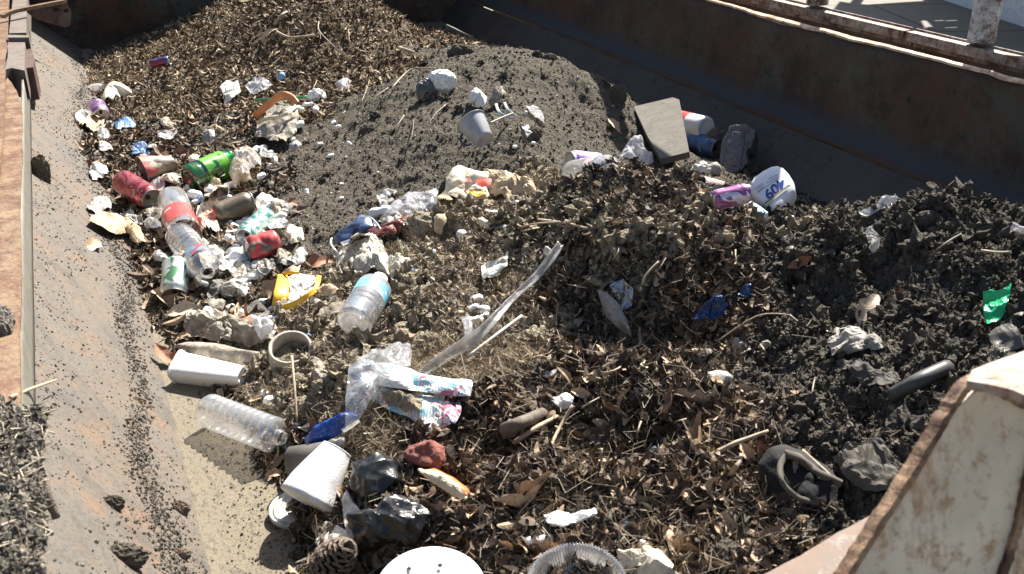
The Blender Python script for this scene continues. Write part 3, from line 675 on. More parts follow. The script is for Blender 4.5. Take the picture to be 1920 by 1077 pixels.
def axis2(x0, y0, x1, y1, wpx, l0=None, l1=None, k=.85, up=None, level=False):
    P, n0 = at(x0, y0); d = (P - CAM).length; r = wpx / 2 / F * d
    A, _ = at(x0, y0, r * k if l0 is None else l0); B, _ = at(x1, y1, r * k if l1 is None else l1)
    ap = math.hypot(x1 - x0, y1 - y0) / F * d
    if level and (B - A).length > 1.7 * ap:                     # the two ends fell on different slopes: keep the body's true length
        B = on_plane(x1, y1, A, ((CAM - A).normalized() + Vector((0, 0, .5))).normalized())
    return frame(A, B, up or (CAM - A).normalized()), (B - A).length, r
# colour materials for printed things
def printed(name, cols, rough=.35, metal=.0, scale=30, dirt=.3, seed=0, stretch=(1, 1, 1), bump=0):
    k = K(name); v = k.vec(stretch, (seed, seed * .7, 0))
    n1 = k.noise(scale, 2, .4, v, 1.2)
    st = [(i / max(1, len(cols)) * .5 + .28, c) for i, c in enumerate(cols)]
    base = k.ramp(n1, st, 'CONSTANT')
    base = k.mix(k.ramp(k.noise(60, 6, .75), [(.62 - dirt * .4, 0), (.72, .85)]), base, (.10, .085, .065))
    return k.bsdf(base, rough, metal=metal, bump=k.noise(80, 3) if bump else None, bs=bump)
ALU = plain('aluminium', (.62, .62, .63), .3, .9, dirt=.15)
ALUD = plain('dirty_aluminium', (.30, .28, .26), .5, .6, dirt=.5)
BLK = plain('black_hole', (.008, .008, .008), .9)
WHT = plain('white_foam', (.80, .80, .78), .75, bump=.15, bscale=300)
WHD = plain('soiled_white', (.70, .68, .62), .7, dirt=.35, dscale=60, bump=.2)
def can(pos, w, mats, label, crush=0, seed=1, lid='near', group=None, k=.85, l0=None, l1=None, lidmat=None, cat='drink can', flat=1.0, level=False):
    M, L, r = axis2(*pos, w, k=k, l0=l0, l1=l1, level=level)
    o = root('drink_can', M, label, cat, group)
    nr = 14; prof = [(r * .74, 0), (r * .80, L * .012), (r * .97, L * .07)] + [(r, L * (.09 + .76 * i / nr)) for i in range(nr + 1)] + [(r * .93, L * .90), (r * .82, L * .955), (r * .82, L * .975)]
    lathe('can_body', prof, mats, o, 36, crush=crush, seed=seed, flat=flat)
    lm = lidmat or ALU
    lathe('can_rim', [(r * .82, L * .972), (r * .86, L * .985), (r * .84, L), (r * .78, L * .99), (r * .76, L * .965)], lm, o, 32, flat=flat)
    ld_ = lathe('can_lid', [(r * .77, L * .966), (r * .70, L * .972), (r * .66, L * .962), (.0001, L * .962)], lm, o, 32, flat=flat)
    lathe('can_base', [(r * .76, 0.002), (r * .72, -L * .006), (r * .62, L * .01), (r * .3, L * .05), (.0001, L * .055)], lm, o, 28, flat=flat)
    # mouth and pull tab
    V = [(r * (.38 + .24 * math.cos(a)), r * .2 * math.sin(a), L * .9655) for a in np.linspace(0, 2 * math.pi, 17)[:-1]]
    link('can_mouth', mesh_py('can_mouth', V, [tuple(range(16))], BLK), o)
    V = []; 
    for zz in (.968, .976):
        for a in np.linspace(0, 2 * math.pi, 17)[:-1]: V.append((r * (-.22 + .27 * math.cos(a)), r * .15 * math.sin(a), L * zz))
    Fc = [tuple(range(16, 32))] + [(i, (i + 1) % 16, 16 + (i + 1) % 16, 16 + i) for i in range(16)]
    link('pull_tab', mesh_py('pull_tab', V, Fc, lm), o)
    return o
def bottle(pos, w, mat, label, lab=None, cap=None, ribs=(), crush=0, seed=1, k=.85, l0=None, l1=None, neck=True, base=True, cat='plastic bottle', name='plastic_bottle', shoulder=.72, waist=None, flat=1.0, neck_r=.36, level=False):
    """axis runs from the base to the neck"""
    M, L, r = axis2(*pos, w, k=k, l0=l0, l1=l1, level=level)
    o = root(name, M, label, cat)
    prof = []
    if base: prof += [(.0001, L * .05), (r * .35, L * .035), (r * .62, L * .0), (r * .85, L * .008), (r * .97, L * .04)]
    top = shoulder
    for i in range(61):
        t = .05 + (top - .05) * i / 60; rr = r
        for (c, wd, dp) in ribs:
            rr -= r * dp * math.exp(-((t - c) / wd) ** 2)
        if waist: rr -= r * waist[1] * math.exp(-((t - waist[0]) / .07) ** 2)
        prof.append((rr, L * t))
    if neck:
        for i in range(1, 13):
            u = i / 12; prof.append((r * (neck_r + (1 - neck_r) * (1 - u ** 1.7)), L * (top + (.93 - top) * u)))
        prof += [(r * neck_r, L * .955), (r * (neck_r + .07), L * .957), (r * (neck_r + .07), L * .965), (r * neck_r, L * .967), (r * neck_r, L * 1.0)]
    lathe('bottle_body', prof, mat, o, 40, crush=crush, seed=seed, flat=flat)
    if lab:
        a, b, lm = lab[:3]
        rr = r * (lab[3] if len(lab) > 3 else 1.004)
        lathe('bottle_label', [(rr * 1.0, L * (a + (b - a) * i / 10)) for i in range(11)], lm, o, 40, crush=crush, seed=seed, flat=flat)
    if cap:
        cr = r * (neck_r + .08)
        lathe('bottle_cap', [(cr, L * .965), (cr, L * 1.03), (cr * .92, L * 1.04), (.0001, L * 1.04)], cap, o, 28, flat=flat)
    return o
def resample(poly, n):
    P = [Vector(p_) for p_ in poly]; d = [0]
    for i in range(len(P)): d.append(d[-1] + (P[(i + 1) % len(P)] - P[i]).length)
    out = []
    for k in range(n):
        s = d[-1] * k / n; i = max(j for j in range(len(P)) if d[j] <= s + 1e-9); t = (s - d[i]) / max(1e-9, d[i + 1] - d[i])
        out.append(P[i].lerp(P[(i + 1) % len(P)], t))
    return out
def crease(q, seed):
    a = abs(noise.noise(q + Vector((seed, 0, 0)))); b = abs(noise.noise(q * 2.1 + Vector((0, seed, 3)))); c = abs(noise.noise(q * 4.3 + Vector((5, 0, seed))))
    return (.42 - a) * 1.0 + (.35 - b) * .45 + (.3 - c) * .22
def sheet(name, poly, mat, label=None, cat=None, lift=.006, bulge=0.0, amp=.008, freq=22, seed=1, thick=.0008, nr=12, ns=64, parent=None, group=None, flat=None, smooth=False, edge=.0, cen=None, smoothpoly=False):
    """crumpled sheet lying on the heap inside a pixel outline; flat = normal of its own plane instead"""
    B = resample(poly, ns); c = Vector(cen) if cen else sum(B, Vector((0, 0))) / ns
    C0, n0 = at(c.x, c.y, lift); d0 = (C0 - CAM).length
    nn = Vector(flat).normalized() if flat else n0
    up_ = (nn + Vector((0, 0, 1))).normalized()
    V = []
    for i in range(nr + 1):
        t = i / nr
        for b in (B if i else B[:1]):
            q = c.lerp(b, t)
            if flat: P = on_plane(q.x, q.y, C0, nn)
            else:
                P, _ = at(q.x, q.y, lift)
                if abs((P - CAM).length - d0) > .13: P = on_plane(q.x, q.y, C0, (n0 + (CAM - C0).normalized()).normalized())
            h = bulge * (1 - t ** 2.2) + amp * crease(P * freq, seed) * (1.0 if i else 1) + edge * t * noise.noise(P * 14 + Vector((seed, 9, 0)))
            V.append(P + up_ * h)
    Fc = [(0, 1 + k, 1 + (k + 1) % ns) for k in range(ns)]
    for i in range(nr - 1):
        o_ = 1 + i * ns
        Fc += [(o_ + k, o_ + ns + k, o_ + ns + (k + 1) % ns, o_ + (k + 1) % ns) for k in range(ns)]
    me = mesh_py(name, V, Fc, mat, smooth)
    o = link(name, me, parent)
    if parent is None: recenter(o); tag(o, label, cat, group)
    if thick:
        md = o.modifiers.new('thickness', 'SOLIDIFY'); md.thickness = thick; md.offset = -1
    return o
def pillow(name, poly, mat, T, label=None, cat=None, n=None, p=3.0, lift=None, amp=0, freq=30, seed=1, nr=12, ns=48, parent=None, smooth=True, sink=.35, at_=None, back=1.0, crs=False):
    """closed body with the outline poly (pixels), thickness T, lying on the surface"""
    B = resample(poly, ns); c = sum(B, Vector((0, 0))) / ns
    C0, n0 = at(*(at_ or (c.x, c.y)), 0) ; 
    if at_: C0 = on_plane(c.x, c.y, C0, (CAM - C0).normalized())
    n = Vector(n).normalized() if n else ((n0 + (CAM - C0).normalized() * .6).normalized())
    C0 = C0 + (CAM - C0).normalized() * (T * (.5 - sink) if lift is None else lift)
    V = []; Fc = []
    def ring(i, sgn):
        t = math.sin(i / nr * math.pi / 2); hh = T / 2 * (max(0, 1 - t ** p)) ** (1 / p) * sgn
        out = []
        for b in B:
            q = c.lerp(b, t); P = on_plane(q.x, q.y, C0, n); P2 = P + n * (hh if sgn > 0 else hh * back)
            if amp:
                dd = (crease(P2 * freq, seed) if crs else noise.noise(P2 * freq + Vector((seed, 0, 0))) + .5 * noise.noise(P2 * freq * 2.3)) * amp
                P2 += (P2 - (C0 - n * T * .1)).normalized() * dd
            out.append(P2)
        return out
    top = on_plane(c.x, c.y, C0, n) + n * T / 2
    if amp: top += n * (crease(top * freq, seed) if crs else noise.noise(top * freq + Vector((seed, 0, 0))) + .5 * noise.noise(top * freq * 2.3)) * amp
    bot = on_plane(c.x, c.y, C0, n) - n * T / 2 * back
    V.append(top)
    for i in range(1, nr + 1): V += ring(i, 1)
    for i in range(nr - 1, 0, -1): V += ring(i, -1)
    V.append(bot); R = 2 * nr - 1
    Fc += [(0, 1 + k, 1 + (k + 1) % ns) for k in range(ns)]
    for i in range(R - 1):
        o_ = 1 + i * ns; Fc += [(o_ + k, o_ + ns + k, o_ + ns + (k + 1) % ns, o_ + (k + 1) % ns) for k in range(ns)]
    o_ = 1 + (R - 1) * ns; Fc += [(o_ + (k + 1) % ns, o_ + k, len(V) - 1) for k in range(ns)]
    o = link(name, mesh_py(name, V, Fc, mat, smooth), parent)
    if parent is None: recenter(o); tag(o, label, cat)
    return o, C0, n
def wad(name, px, py, w, h, mat, label, cat, seed=1, amp=.45, lift=.3, parent=None, smooth=False, freq=1.6, flatz=.8, group=None):
    P, n = at(px, py); d = (P - CAM).length; a = w / 2 / F * d; b = h / 2 / F * d
    P, n = at(px, py, b * lift)
    bm = bmesh.new(); bmesh.ops.create_icosphere(bm, subdivisions=4, radius=1)
    x = Vector((BAS[0][0], BAS[1][0], BAS[2][0])).normalized(); f = (P - CAM).normalized(); y = f.cross(x).normalized() * -1
    for v in bm.verts:
        q = v.co.copy(); s = 1 + amp * crease(q * freq, seed)
        v.co = x * (q.x * a * s) + y * (q.y * b * s) + f * (q.z * min(a, b) * flatz * s)
    me = bpy.data.meshes.new(name); bm.to_mesh(me); bm.free(); me.materials.append(mat)
    if smooth: me.polygons.foreach_set('use_smooth', [True] * len(me.polygons))
    o = link(name, me, parent); o.location = P
    tag(o, label, cat, group); return o
def ribbon(name, pts, width, mat, label=None, cat=None, thick=.001, parent=None, wob=0, seed=1, face=None, sub=4, curl=0):
    """flat band through (px, py, lift) points; width in metres (or list)"""
    Q = []
    for i, (a, b, l) in enumerate(pts): Q.append(at(a, b, l)[0])
    R = []
    for i in range(len(Q) - 1):
        p0, p1, p2, p3 = Q[max(0, i - 1)], Q[i], Q[i + 1], Q[min(len(Q) - 1, i + 2)]
        for s in range(sub):
            t = s / sub; R.append(.5 * ((2 * p1) + (p2 - p0) * t + (2 * p0 - 5 * p1 + 4 * p2 - p3) * t * t + (3 * p1 - p0 - 3 * p2 + p3) * t ** 3))
    R.append(Q[-1]); V = []; m = 5
    for i, q in enumerate(R):
        t_ = (R[min(i + 1, len(R) - 1)] - R[max(i - 1, 0)]).normalized(); u = i / (len(R) - 1)
        wd = width if not isinstance(width, (list, tuple)) else np.interp(u, np.linspace(0, 1, len(width)), width)
        f_ = Vector(face) if face else (CAM - q).normalized()
        sd = t_.cross(f_).normalized(); nn = sd.cross(t_)
        for k in range(m):
            s = k / (m - 1) - .5
            V.append(q + sd * s * wd + nn * (curl * wd * (s * s * 4 - 1) + wob * noise.noise(q * 30 + Vector((k * .7, seed, 0)))))
    Fc = [(i * m + k, i * m + k + 1, (i + 1) * m + k + 1, (i + 1) * m + k) for i in range(len(R) - 1) for k in range(m - 1)]
    o = link(name, mesh_py(name, V, Fc, mat, True), parent)
    if thick:
        md = o.modifiers.new('t', 'SOLIDIFY'); md.thickness = thick
    if parent is None: recenter(o); tag(o, label, cat)
    return o
def rod(name, pts, r, mat, label=None, cat=None, parent=None, n=8, taper=0, bump=0, group=None, sub=4, cap=True):
    Q = [at(a, b, l)[0] for a, b, l in pts]; R = []
    for i in range(len(Q) - 1):
        p0, p1, p2, p3 = Q[max(0, i - 1)], Q[i], Q[i + 1], Q[min(len(Q) - 1, i + 2)]
        for s in range(sub):
            t = s / sub; R.append(.5 * ((2 * p1) + (p2 - p0) * t + (2 * p0 - 5 * p1 + 4 * p2 - p3) * t * t + (3 * p1 - p0 - 3 * p2 + p3) * t ** 3))
    R.append(Q[-1]); V = []
    for i, q in enumerate(R):
        t_ = (R[min(i + 1, len(R) - 1)] - R[max(i - 1, 0)]).normalized(); a_ = t_.orthogonal().normalized() if abs(t_.z) > .95 else t_.cross(Vector((0, 0, 1))).normalized(); b_ = t_.cross(a_)
        rr = r * (1 - taper * i / (len(R) - 1))
        for k in range(n):
            an = 2 * math.pi * k / n; e = 1 + bump * noise.noise(q * 60 + Vector((k, 0, 0)))
            V.append(q + (a_ * math.cos(an) + b_ * math.sin(an)) * rr * e)
    Fc = [(i * n + k, i * n + (k + 1) % n, (i + 1) * n + (k + 1) % n, (i + 1) * n + k) for i in range(len(R) - 1) for k in range(n)]
    if cap: Fc += [tuple(reversed(range(n))), tuple(range((len(R) - 1) * n, len(R) * n))]
    o = link(name, mesh_py(name, V, Fc, mat, True), parent)
    if parent is None: recenter(o); tag(o, label, cat, group)
    return o

# ------------------------------------------------------------------ hopper hardware
ZR = .31
def on_z(poly, z): return [tuple(W(a, b, z)) for a, b in poly]
# rust rim plate along the left (torn far end), lies level at the top of the flange
px_plate('rim_plate', jag([(2, 168), (14, 148), (24, 160), (34, 178), (43, 205)], 1.2, 3, 2)[:-3] + jag([(43, 215), (42, 300), (38, 400), (41, 520), (38, 640), (39, 760), (36, 900), (34, 1090)], .8, 6, 3)[:-6] + [(34, 1100), (-420, 1100), (-420, 168)], (-.2, 2, ZR), (0, 0, 1), .008, M_['rim_rust'], hop)
px_plate('rim_strip', jag([(16, 60), (14, 110), (10, 160), (6, 260), (0, 330)], 1.5, 4, 4)[:-4] + [(-2, 340), (-60, 340), (-60, -20), (18, -20)], (-.2, 2, ZR + .02), (0, 0, 1), .01, M_['rim_rust'], hop)
px_plate('outer_plate', [(52, 140), (20, 140), (-500, 1400), (-900, 1400), (-300, 100), (30, -30), (52, -30)], (-.2, 2, ZR - .03), (0, 0, 1), .006, M_['flange'], hop)
# box brackets on the rim
def hexa(name, poly, z0, z1, mat, parent):
    n = len(poly); T = [W(a, b, z1) for a, b in poly]; V = T + [Vector((v.x, v.y, z0)) for v in T]
    o = link(name, mesh_py(name, V, [tuple(range(n)), tuple(reversed(range(n, 2 * n)))] + [(i, n + i, n + (i + 1) % n, (i + 1) % n) for i in range(n)], mat), parent)
    return o
br = link('rim_bracket', bpy.data.meshes.new('rim_bracket'), hop)
bpy.data.objects.remove(br)
hexa('rim_bracket', [(16, 74), (47, 71), (46, 132), (22, 127), (7, 131)], .24, ZR + .025, M_['bracket'], hop)
hexa('bracket_lip', [(15, 65), (53, 66), (54, 70), (15, 70)], .27, ZR + .04, M_['bracket'], hop)
hexa('rim_box', [(26, -20), (51, -20), (49, 61), (17, 62)], .24, ZR + .025, M_['bracket'], hop)
hexa('bracket_dark_side', [(48, 72), (56, 80), (65, 112), (62, 126), (48, 127)], .20, ZR + .0, M_['darkmetal'], hop)  # darker block along the bracket's right side
# hook arm with two holes reaching over the hopper
arm_z = ZR + .06
A0 = W(3, 25, arm_z); A1 = W(122, 2, arm_z); dv = (A1 - A0); nrm_ = Vector((-dv.y, dv.x, 0)).normalized()
def circ(cx_, cy_, rx, ry, n=14): return [(cx_ + rx * math.cos(2 * math.pi * k / n), cy_ + ry * math.sin(2 * math.pi * k / n)) for k in range(n)]
px_plate('arm_web', [(50, 14), (122, 3), (131, 16), (133, 22), (131, 48), (124, 51), (100, 45), (68, 36), (52, 24)], A1, nrm_, .006, M_['darkmetal'], hop, holes=[circ(105, 18, 7, 4.5), circ(123.5, 20, 6, 4)])
V = []
for t, dz in [(0, -.012), (.08, -.004), (.2, 0), (.6, 0), (1, 0)]:
    q = A0.lerp(A1, t) + Vector((0, 0, dz))
    for a, b in ((-1, -1), (1, -1), (1, 1), (-1, 1)): V.append(q + nrm_ * a * .012 + Vector((0, 0, b * .007)))
Fc = [(0, 1, 2, 3), (19, 18, 17, 16)] + [(i * 4 + k, i * 4 + (k + 1) % 4, i * 4 + 4 + (k + 1) % 4, i * 4 + 4 + k) for i in range(4) for k in range(4)]
link('arm_bar', mesh_py('arm_bar', V, Fc, M_['rim_rust']), hop)
# guard posts on the right rim
def tube(name, P, Q, r, mat, parent, n=20):
    M = frame(P, Q, Vector((1, .3, .1))); L = (Q - P).length
    return lathe(name, [(r, 0), (r, L)], mat, parent, n, matrix=M)
for (bx, by, rr) in [(1833, 108, .036), (1529, 33, .036)]:
    d = ray(bx, by); P = CAM + d * ((.5 - CAM.z) / d.z); P = Vector((2.30, P.y * 2.30 / P.x, .508))
    tube('guard_post', P, P + Vector((0, 0, .62)), rr, M_['post'], hop)
tube('guard_rail', Vector((2.30, .3, .508 + .655)), Vector((2.30, 5.5, .508 + .655)), .03, M_['post'], hop)
tube('stub_rail', Vector((2.30, 2.05, .69)), Vector((2.75, 1.6, .70)), .03, M_['edge_rust'], hop)
# front corner: white gusset and tan deck plate close to the camera
gn = Vector((-.05, -1, .35)).normalized(); G0 = W(1850, 720, .60)
px_plate('gusset_face', [(1822, 738), (1845, 716), (1905, 722), (1990, 740), (2100, 1400), (1400, 1400), (1582, 1077), (1652, 975), (1716, 878), (1790, 765)], G0, gn, .006, M_['gusset'], hop)
def band(name, pts, P0, n, wpx, mat, thick, seed, amp=3):
    r = random.Random(seed); L, R = [], []
    Q = []
    for i in range(len(pts) - 1):
        for k in range(14): Q.append(Vector(pts[i]).lerp(Vector(pts[i + 1]), k / 14))
    Q.append(Vector(pts[-1]))
    for i, q in enumerate(Q):
        t = (Q[min(i + 1, len(Q) - 1)] - Q[max(i - 1, 0)]).normalized(); s = Vector((-t.y, t.x))
        L.append(tuple(q + s * (wpx / 2 + r.uniform(-amp, amp) * .6))); R.append(tuple(q - s * (wpx / 2 + r.uniform(-amp, amp))))
    return px_plate(name, L + R[::-1], P0, n, thick, mat, hop)
band('gusset_edge', [(1560, 1110), (1640, 985), (1706, 885), (1770, 775), (1806, 722), (1830, 708)], G0 + gn * .004, gn, 11, M_['edge_rust'], .014, 3, 1.6)
band('gusset_edge', [(1828, 716), (1870, 728), (1915, 752), (1990, 780)], G0 + gn * .004, gn, 24, M_['edge_rust'], .012, 5, 2.5)
band('gusset_edge', [(1955, 790), (1925, 890), (1905, 990), (1870, 1100)], G0 + gn * .004, gn, 13, M_['edge_rust'], .008, 6, 2)
T0 = G0 + Vector((0, .01, .01))
px_plate('gusset_top', [(1812, 722), (1822, 702), (1850, 690), (1930, 662), (2040, 640), (2040, 790), (1960, 768), (1900, 740), (1850, 728)], T0, (.05, .25, 1), .008, M_['gusset_top'], hop)
for (a, b, rp) in [(1790, 905, 0), (1836, 1000, 1)]: pass
px_plate('deck_plate', jag([(1425, 1088), (1500, 1049), (1570, 1006), (1648, 964)], .8, 4, 9)[:-4] + [(1648, 964), (1900, 990), (1900, 1300), (1425, 1300)], W(1550, 1050, .30), (0, 0, 1), .012, M_['tan_plate'], hop)
box('deck_web', .75, 1.6, .1, .13, .0, .29, M_['shade_wall'], hop)
# mud stuck on the left rim
MUD = soil('grey_caked_mud', (.19, .17, .145), (.28, .25, .215), (.10, .09, .075), sp=0, bs=.9)
BARK = rusty('weathered_wood', (.16, .13, .105), (.09, .07, .055), (.24, .205, .17), .0, 18, (.04, .032, .027), streak=(1, 6, 1), bs=1.0, rough=.9)
def mudlump(name, poly, z, T, seed, label, mat=MUD, amp=.012, cat='mud'):
    c = W(sum(p_[0] for p_ in poly) / len(poly), sum(p_[1] for p_ in poly) / len(poly), z)
    NS = 200; B = resample(poly, NS); cc = sum(B, Vector((0, 0))) / NS; V = []; nr = 46
    for i in range(nr + 1):
        t = i / nr
        for b in (B if i else B[:1]):
            j = 1 + .10 * noise.noise(Vector((b.x * .12, b.y * .12, seed)))
            q = cc.lerp(b, t * j); P = W(q.x, q.y, z); P.z = z + T * (1 - t ** 4) + amp * (noise.noise(P * 25 + Vector((seed, 0, 0))) + .8 * abs(noise.noise(P * 60)) + .6 * abs(noise.noise(P * 150)) + .35 * noise.noise(P * 380) + .4)
            if i > nr - 7:
                e_ = i - (nr - 7); P.z += -.009 * e_; P.x += .010 * noise.noise(P * 35 + Vector((3, 0, 0))) - .002 * e_; P.y += .010 * noise.noise(P * 35)
            V.append(P)
    Fc = [(0, 1 + k, 1 + (k + 1) % NS) for k in range(NS)]
    for i in range(nr - 1): Fc += [(1 + i * NS + k, 1 + i * NS + NS + k, 1 + i * NS + NS + (k + 1) % NS, 1 + i * NS + (k + 1) % NS) for k in range(NS)]
    o = link(name, mesh_py(name, V, Fc, mat, False), None); recenter(o); tag(o, label, cat); return o
mudlump('mud_clump', [(-60, 752), (10, 745), (38, 748), (62, 765), (90, 780), (92, 798), (76, 806), (70, 830), (78, 880), (86, 930), (60, 950), (38, 990), (20, 1040), (-60, 1100)], ZR + .003, .02, 3, 'large clump of grey dried mud and roots at the bottom left corner')
mudlump('mud_clump', [(-40, 580), (10, 578), (30, 590), (38, 610), (30, 626), (8, 632), (-40, 628)], ZR + .003, .01, 8, 'small grey mud lump on the rusty plate at the left edge', amp=.008)
# ------------------------------------------------------------------ the rubbish, object by object
def aim(px, py, w, L, dx, dy, toward, lift=None, k=.8):
    """frame whose origin is the far end and whose +Z (length L) ends at the given pixel"""
    P, _ = at(px, py); d = (P - CAM).length; r = w / 2 / F * d
    P, _ = at(px, py, r * k if lift is None else lift)
    R = Vector((BAS[0][0], BAS[1][0], BAS[2][0])); U = Vector((BAS[0][1], BAS[1][1], BAS[2][1])); T = (CAM - P).normalized()
    ax = (R * dx - U * dy + T * toward).normalized()
    M = frame(P - ax * L, P, T if abs(ax.dot(T)) < .9 else Vector((0, 0, 1)))
    return M, L, r
TAN = plain('tan_paper', (.50, .39, .25), .8, dirt=.22, dscale=40, bump=.2, bscale=60)
CREAM = plain('cream_paper', (.66, .58, .44), .75, dirt=.2, dscale=50, bump=.15, bscale=60)
PAPER = plain('white_paper', (.76, .75, .71), .7, dirt=.18, dscale=60)
DPAP = plain('muddy_paper', (.42, .37, .30), .85, dirt=.45, dscale=45, bump=.3)
GREYP = plain('grey_plastic_sheet', (.34, .33, .31), .45, dirt=.4, dscale=50)
BAGB = plain('black_bin_bag', (.012, .012, .013), .32, bump=.12, bscale=70, spec=.6)
FILM = clear('clear_film', milk=.22, refl=.10, bump=.3, bscale=60)
FILMW = clear('milky_film', milk=.55, refl=.08, bump=.2, bscale=60)
FILMD = clear('dusty_film', (.9, .87, .8), milk=.40, refl=.08, bump=.3, dirt=.3)
FILMG = clear('greyed_film', (.65, .6, .52), milk=.30, refl=.06, bump=.3, dirt=.35)
PETC = clear('clear_bottle_plastic', milk=.24, refl=.22)
PETF = clear('frosted_bottle_plastic', milk=.32, refl=.2)
BLUEF = plain('blue_foil', (.012, .045, .15), .25, .3, dirt=.2)

# ---- drink cans
can((284, 121, 318, 113), 17, printed('can_print_red_blue', [(.35, .05, .08), (.1, .12, .3), (.8, .8, .85)], .3, .5, 25), 'silver and red drink can at the top edge of the back leaf heap')
M, L, r = aim(190, 217, 30, .10, .25, .5, 1.0)
def can_at(M, L, r, mat, label, lidmat=ALU, crush=0, seed=1):
    global axis2
    keep_ = axis2; axis2 = lambda *a, **k: (M, L, r)
    try: return can((0, 0, 0, 0), 0, mat, label, crush, seed, lidmat=lidmat)
    finally: axis2 = keep_
can_at(M, L, r, printed('can_print_violet', [(.25, .12, .3), (.5, .4, .5)], .3, .5), 'drink can with its silver top facing out, beside the cream plastic scoop')
can((228, 338, 286, 375), 42, printed('can_print_crimson', [(.28, .03, .045), (.42, .10, .11), (.22, .02, .035), (.5, .35, .33)], .28, .5, 22, .35), 'crimson drink can lying below the crushed red cup', crush=.10, seed=3, lidmat=ALUD)
can((402, 405, 474, 376), 42, printed('can_print_brown', [(.17, .13, .09), (.24, .20, .14)], .4, .5, 12, .45), 'dusty brown drink can with a silver top in the foam pile', crush=.06, seed=5)
can((502, 404, 456, 446), 38, printed('can_print_teal', [(.05, .22, .20), (.45, .55, .5), (.08, .3, .26)], .3, .5, 30, .2), 'teal and silver drink can next to the crushed red can', crush=.05, seed=2)
can((522, 455, 462, 470), 50, printed('can_print_red_dust', [(.20, .16, .13), (.50, .07, .07), (.55, .1, .1), (.22, .18, .15)], .4, .4, 14, .3), 'crushed red and grey can on the edge of the dark soil heap', crush=.45, seed=7, lidmat=ALUD)
can((331, 492, 327, 556), 47, printed('can_print_green_white', [(.10, .24, .12), (.55, .62, .58), (.62, .66, .62), (.16, .3, .18)], .35, .5, 22, .35), 'green and white drink can standing on its end at the left edge of the litter', crush=.08, seed=9, l0=.05, l1=.012, lidmat=plain('rusty_lid', (.25, .19, .13), .6, .3, dirt=.5))
can((1338, 376, 1408, 360), 34, printed('can_print_purple', [(.70, .66, .74), (.28, .09, .24), (.40, .2, .38), (.8, .75, .85)], .3, .5, 26, .1), 'purple and white drink can touching the white spray bottle', l0=.07, l1=.13, level=True)
can((1276, 262, 1348, 280), 40, printed('can_print_dark_blue', [(.04, .09, .22), (.07, .16, .34), (.5, .48, .45)], .45, .4, 16, .3), 'dark blue can in the shade under the red and white bottle', crush=.15, seed=11, l0=.02, l1=.02, lidmat=ALUD)
M, L, r = aim(1066, 306, 50, .11, -.85, -.1, .5)
can_at(M, L, r, printed('can_print_lilac', [(.36, .22, .5), (.5, .36, .6), (.7, .7, .75)], .3, .5), 'lilac can with an open dark end behind the clear bottle on the soil heap')

# ---- clear and coloured bottles
rb = [(.12 + .085 * i, .018, .12) for i in range(9)]
bottle((388, 768, 530, 822), 60, PETC, 'empty clear ribbed bottle lying on the sandy floor below the white foam tub', ribs=rb, shoulder=.88, neck=True, k=.9)
bottle((662, 608, 712, 524), 66, PETF, 'clear bottle with a pale blue label lying right of the yellow packet', lab=(.52, .74, printed('label_pale_blue', [(.75, .78, .8), (.20, .52, .72), (.25, .6, .78), (.8, .8, .8)], .35, 0, 20, .12)), ribs=[(.3, .02, .03), (.4, .02, .03)], shoulder=.78, cap=PAPER, l0=.045, l1=.05)
bottle((322, 372, 352, 452), 52, PETF, 'clear bottle with a bright red label lying end to end with another', lab=(.44, .78, printed('label_red', [(.45, .05, .05), (.52, .08, .07), (.60, .57, .52)], .35, 0, 12, .2), 1.01), ribs=[(.35, .03, .05)], waist=(.4, .14), shoulder=.86, neck=False, crush=.12, seed=4)
bottle((336, 440, 392, 512), 52, PETC, 'clear ribbed bottle with a maroon label in the left litter', lab=(.66, .82, printed('label_maroon', [(.32, .08, .10), (.12, .25, .36), (.40, .1, .12)], .35, 0, 20, .2), 1.01), ribs=rb[:5], shoulder=.84, neck=True, crush=.2, seed=6)
bottle((352, 336, 448, 296), 50, clear('green_bottle_plastic', (.05, .50, .16), milk=.0, refl=.12), 'green soda bottle with a bright green label in the left litter', lab=(.26, .68, printed('label_green', [(.05, .26, .03), (.13, .38, .03), (.06, .28, .03), (.45, .55, .4)], .35, 0, 14, .1), 1.012), ribs=[(.2, .02, .05), (.74, .03, .06)], shoulder=.80, crush=.05, seed=8)
M, L, r = axis2(350, 337, 440, 300, 48); lathe('bottle_lining', [(r * .9, L * .03), (r * .95, L * .1), (r * .96, L * .8), (r * .8, L * .9)], plain('green_plastic', (.03, .30, .10), .3, spec=.6), [o for o in bpy.data.objects if o.get('label', '').startswith('green soda')][0], 32, crush=.05, seed=8)
bottle((1074, 324, 1150, 318), 46, PETF, 'clear bottle with a white and red label half buried behind the centre mound', lab=(.62, .80, printed('label_white_red', [(.6, .12, .14), (.78, .75, .75), (.8, .78, .78)], .35, 0, 40, .1)), ribs=rb[:4], shoulder=.86, l0=.02, l1=.03)
bottle((1384, 382, 1440, 424), 35, PETF, 'small water bottle with a blue label below the purple can', lab=(.38, .78, printed('label_water_blue', [(.05, .22, .6), (.75, .8, .85), (.08, .35, .7), (.6, .1, .1)], .35, 0, 34, .05)), ribs=[(.1, .02, .05), (.17, .02, .05), (.24, .02, .05), (.31, .02, .05)], cap=PAPER, l0=.12, l1=.12, level=True)

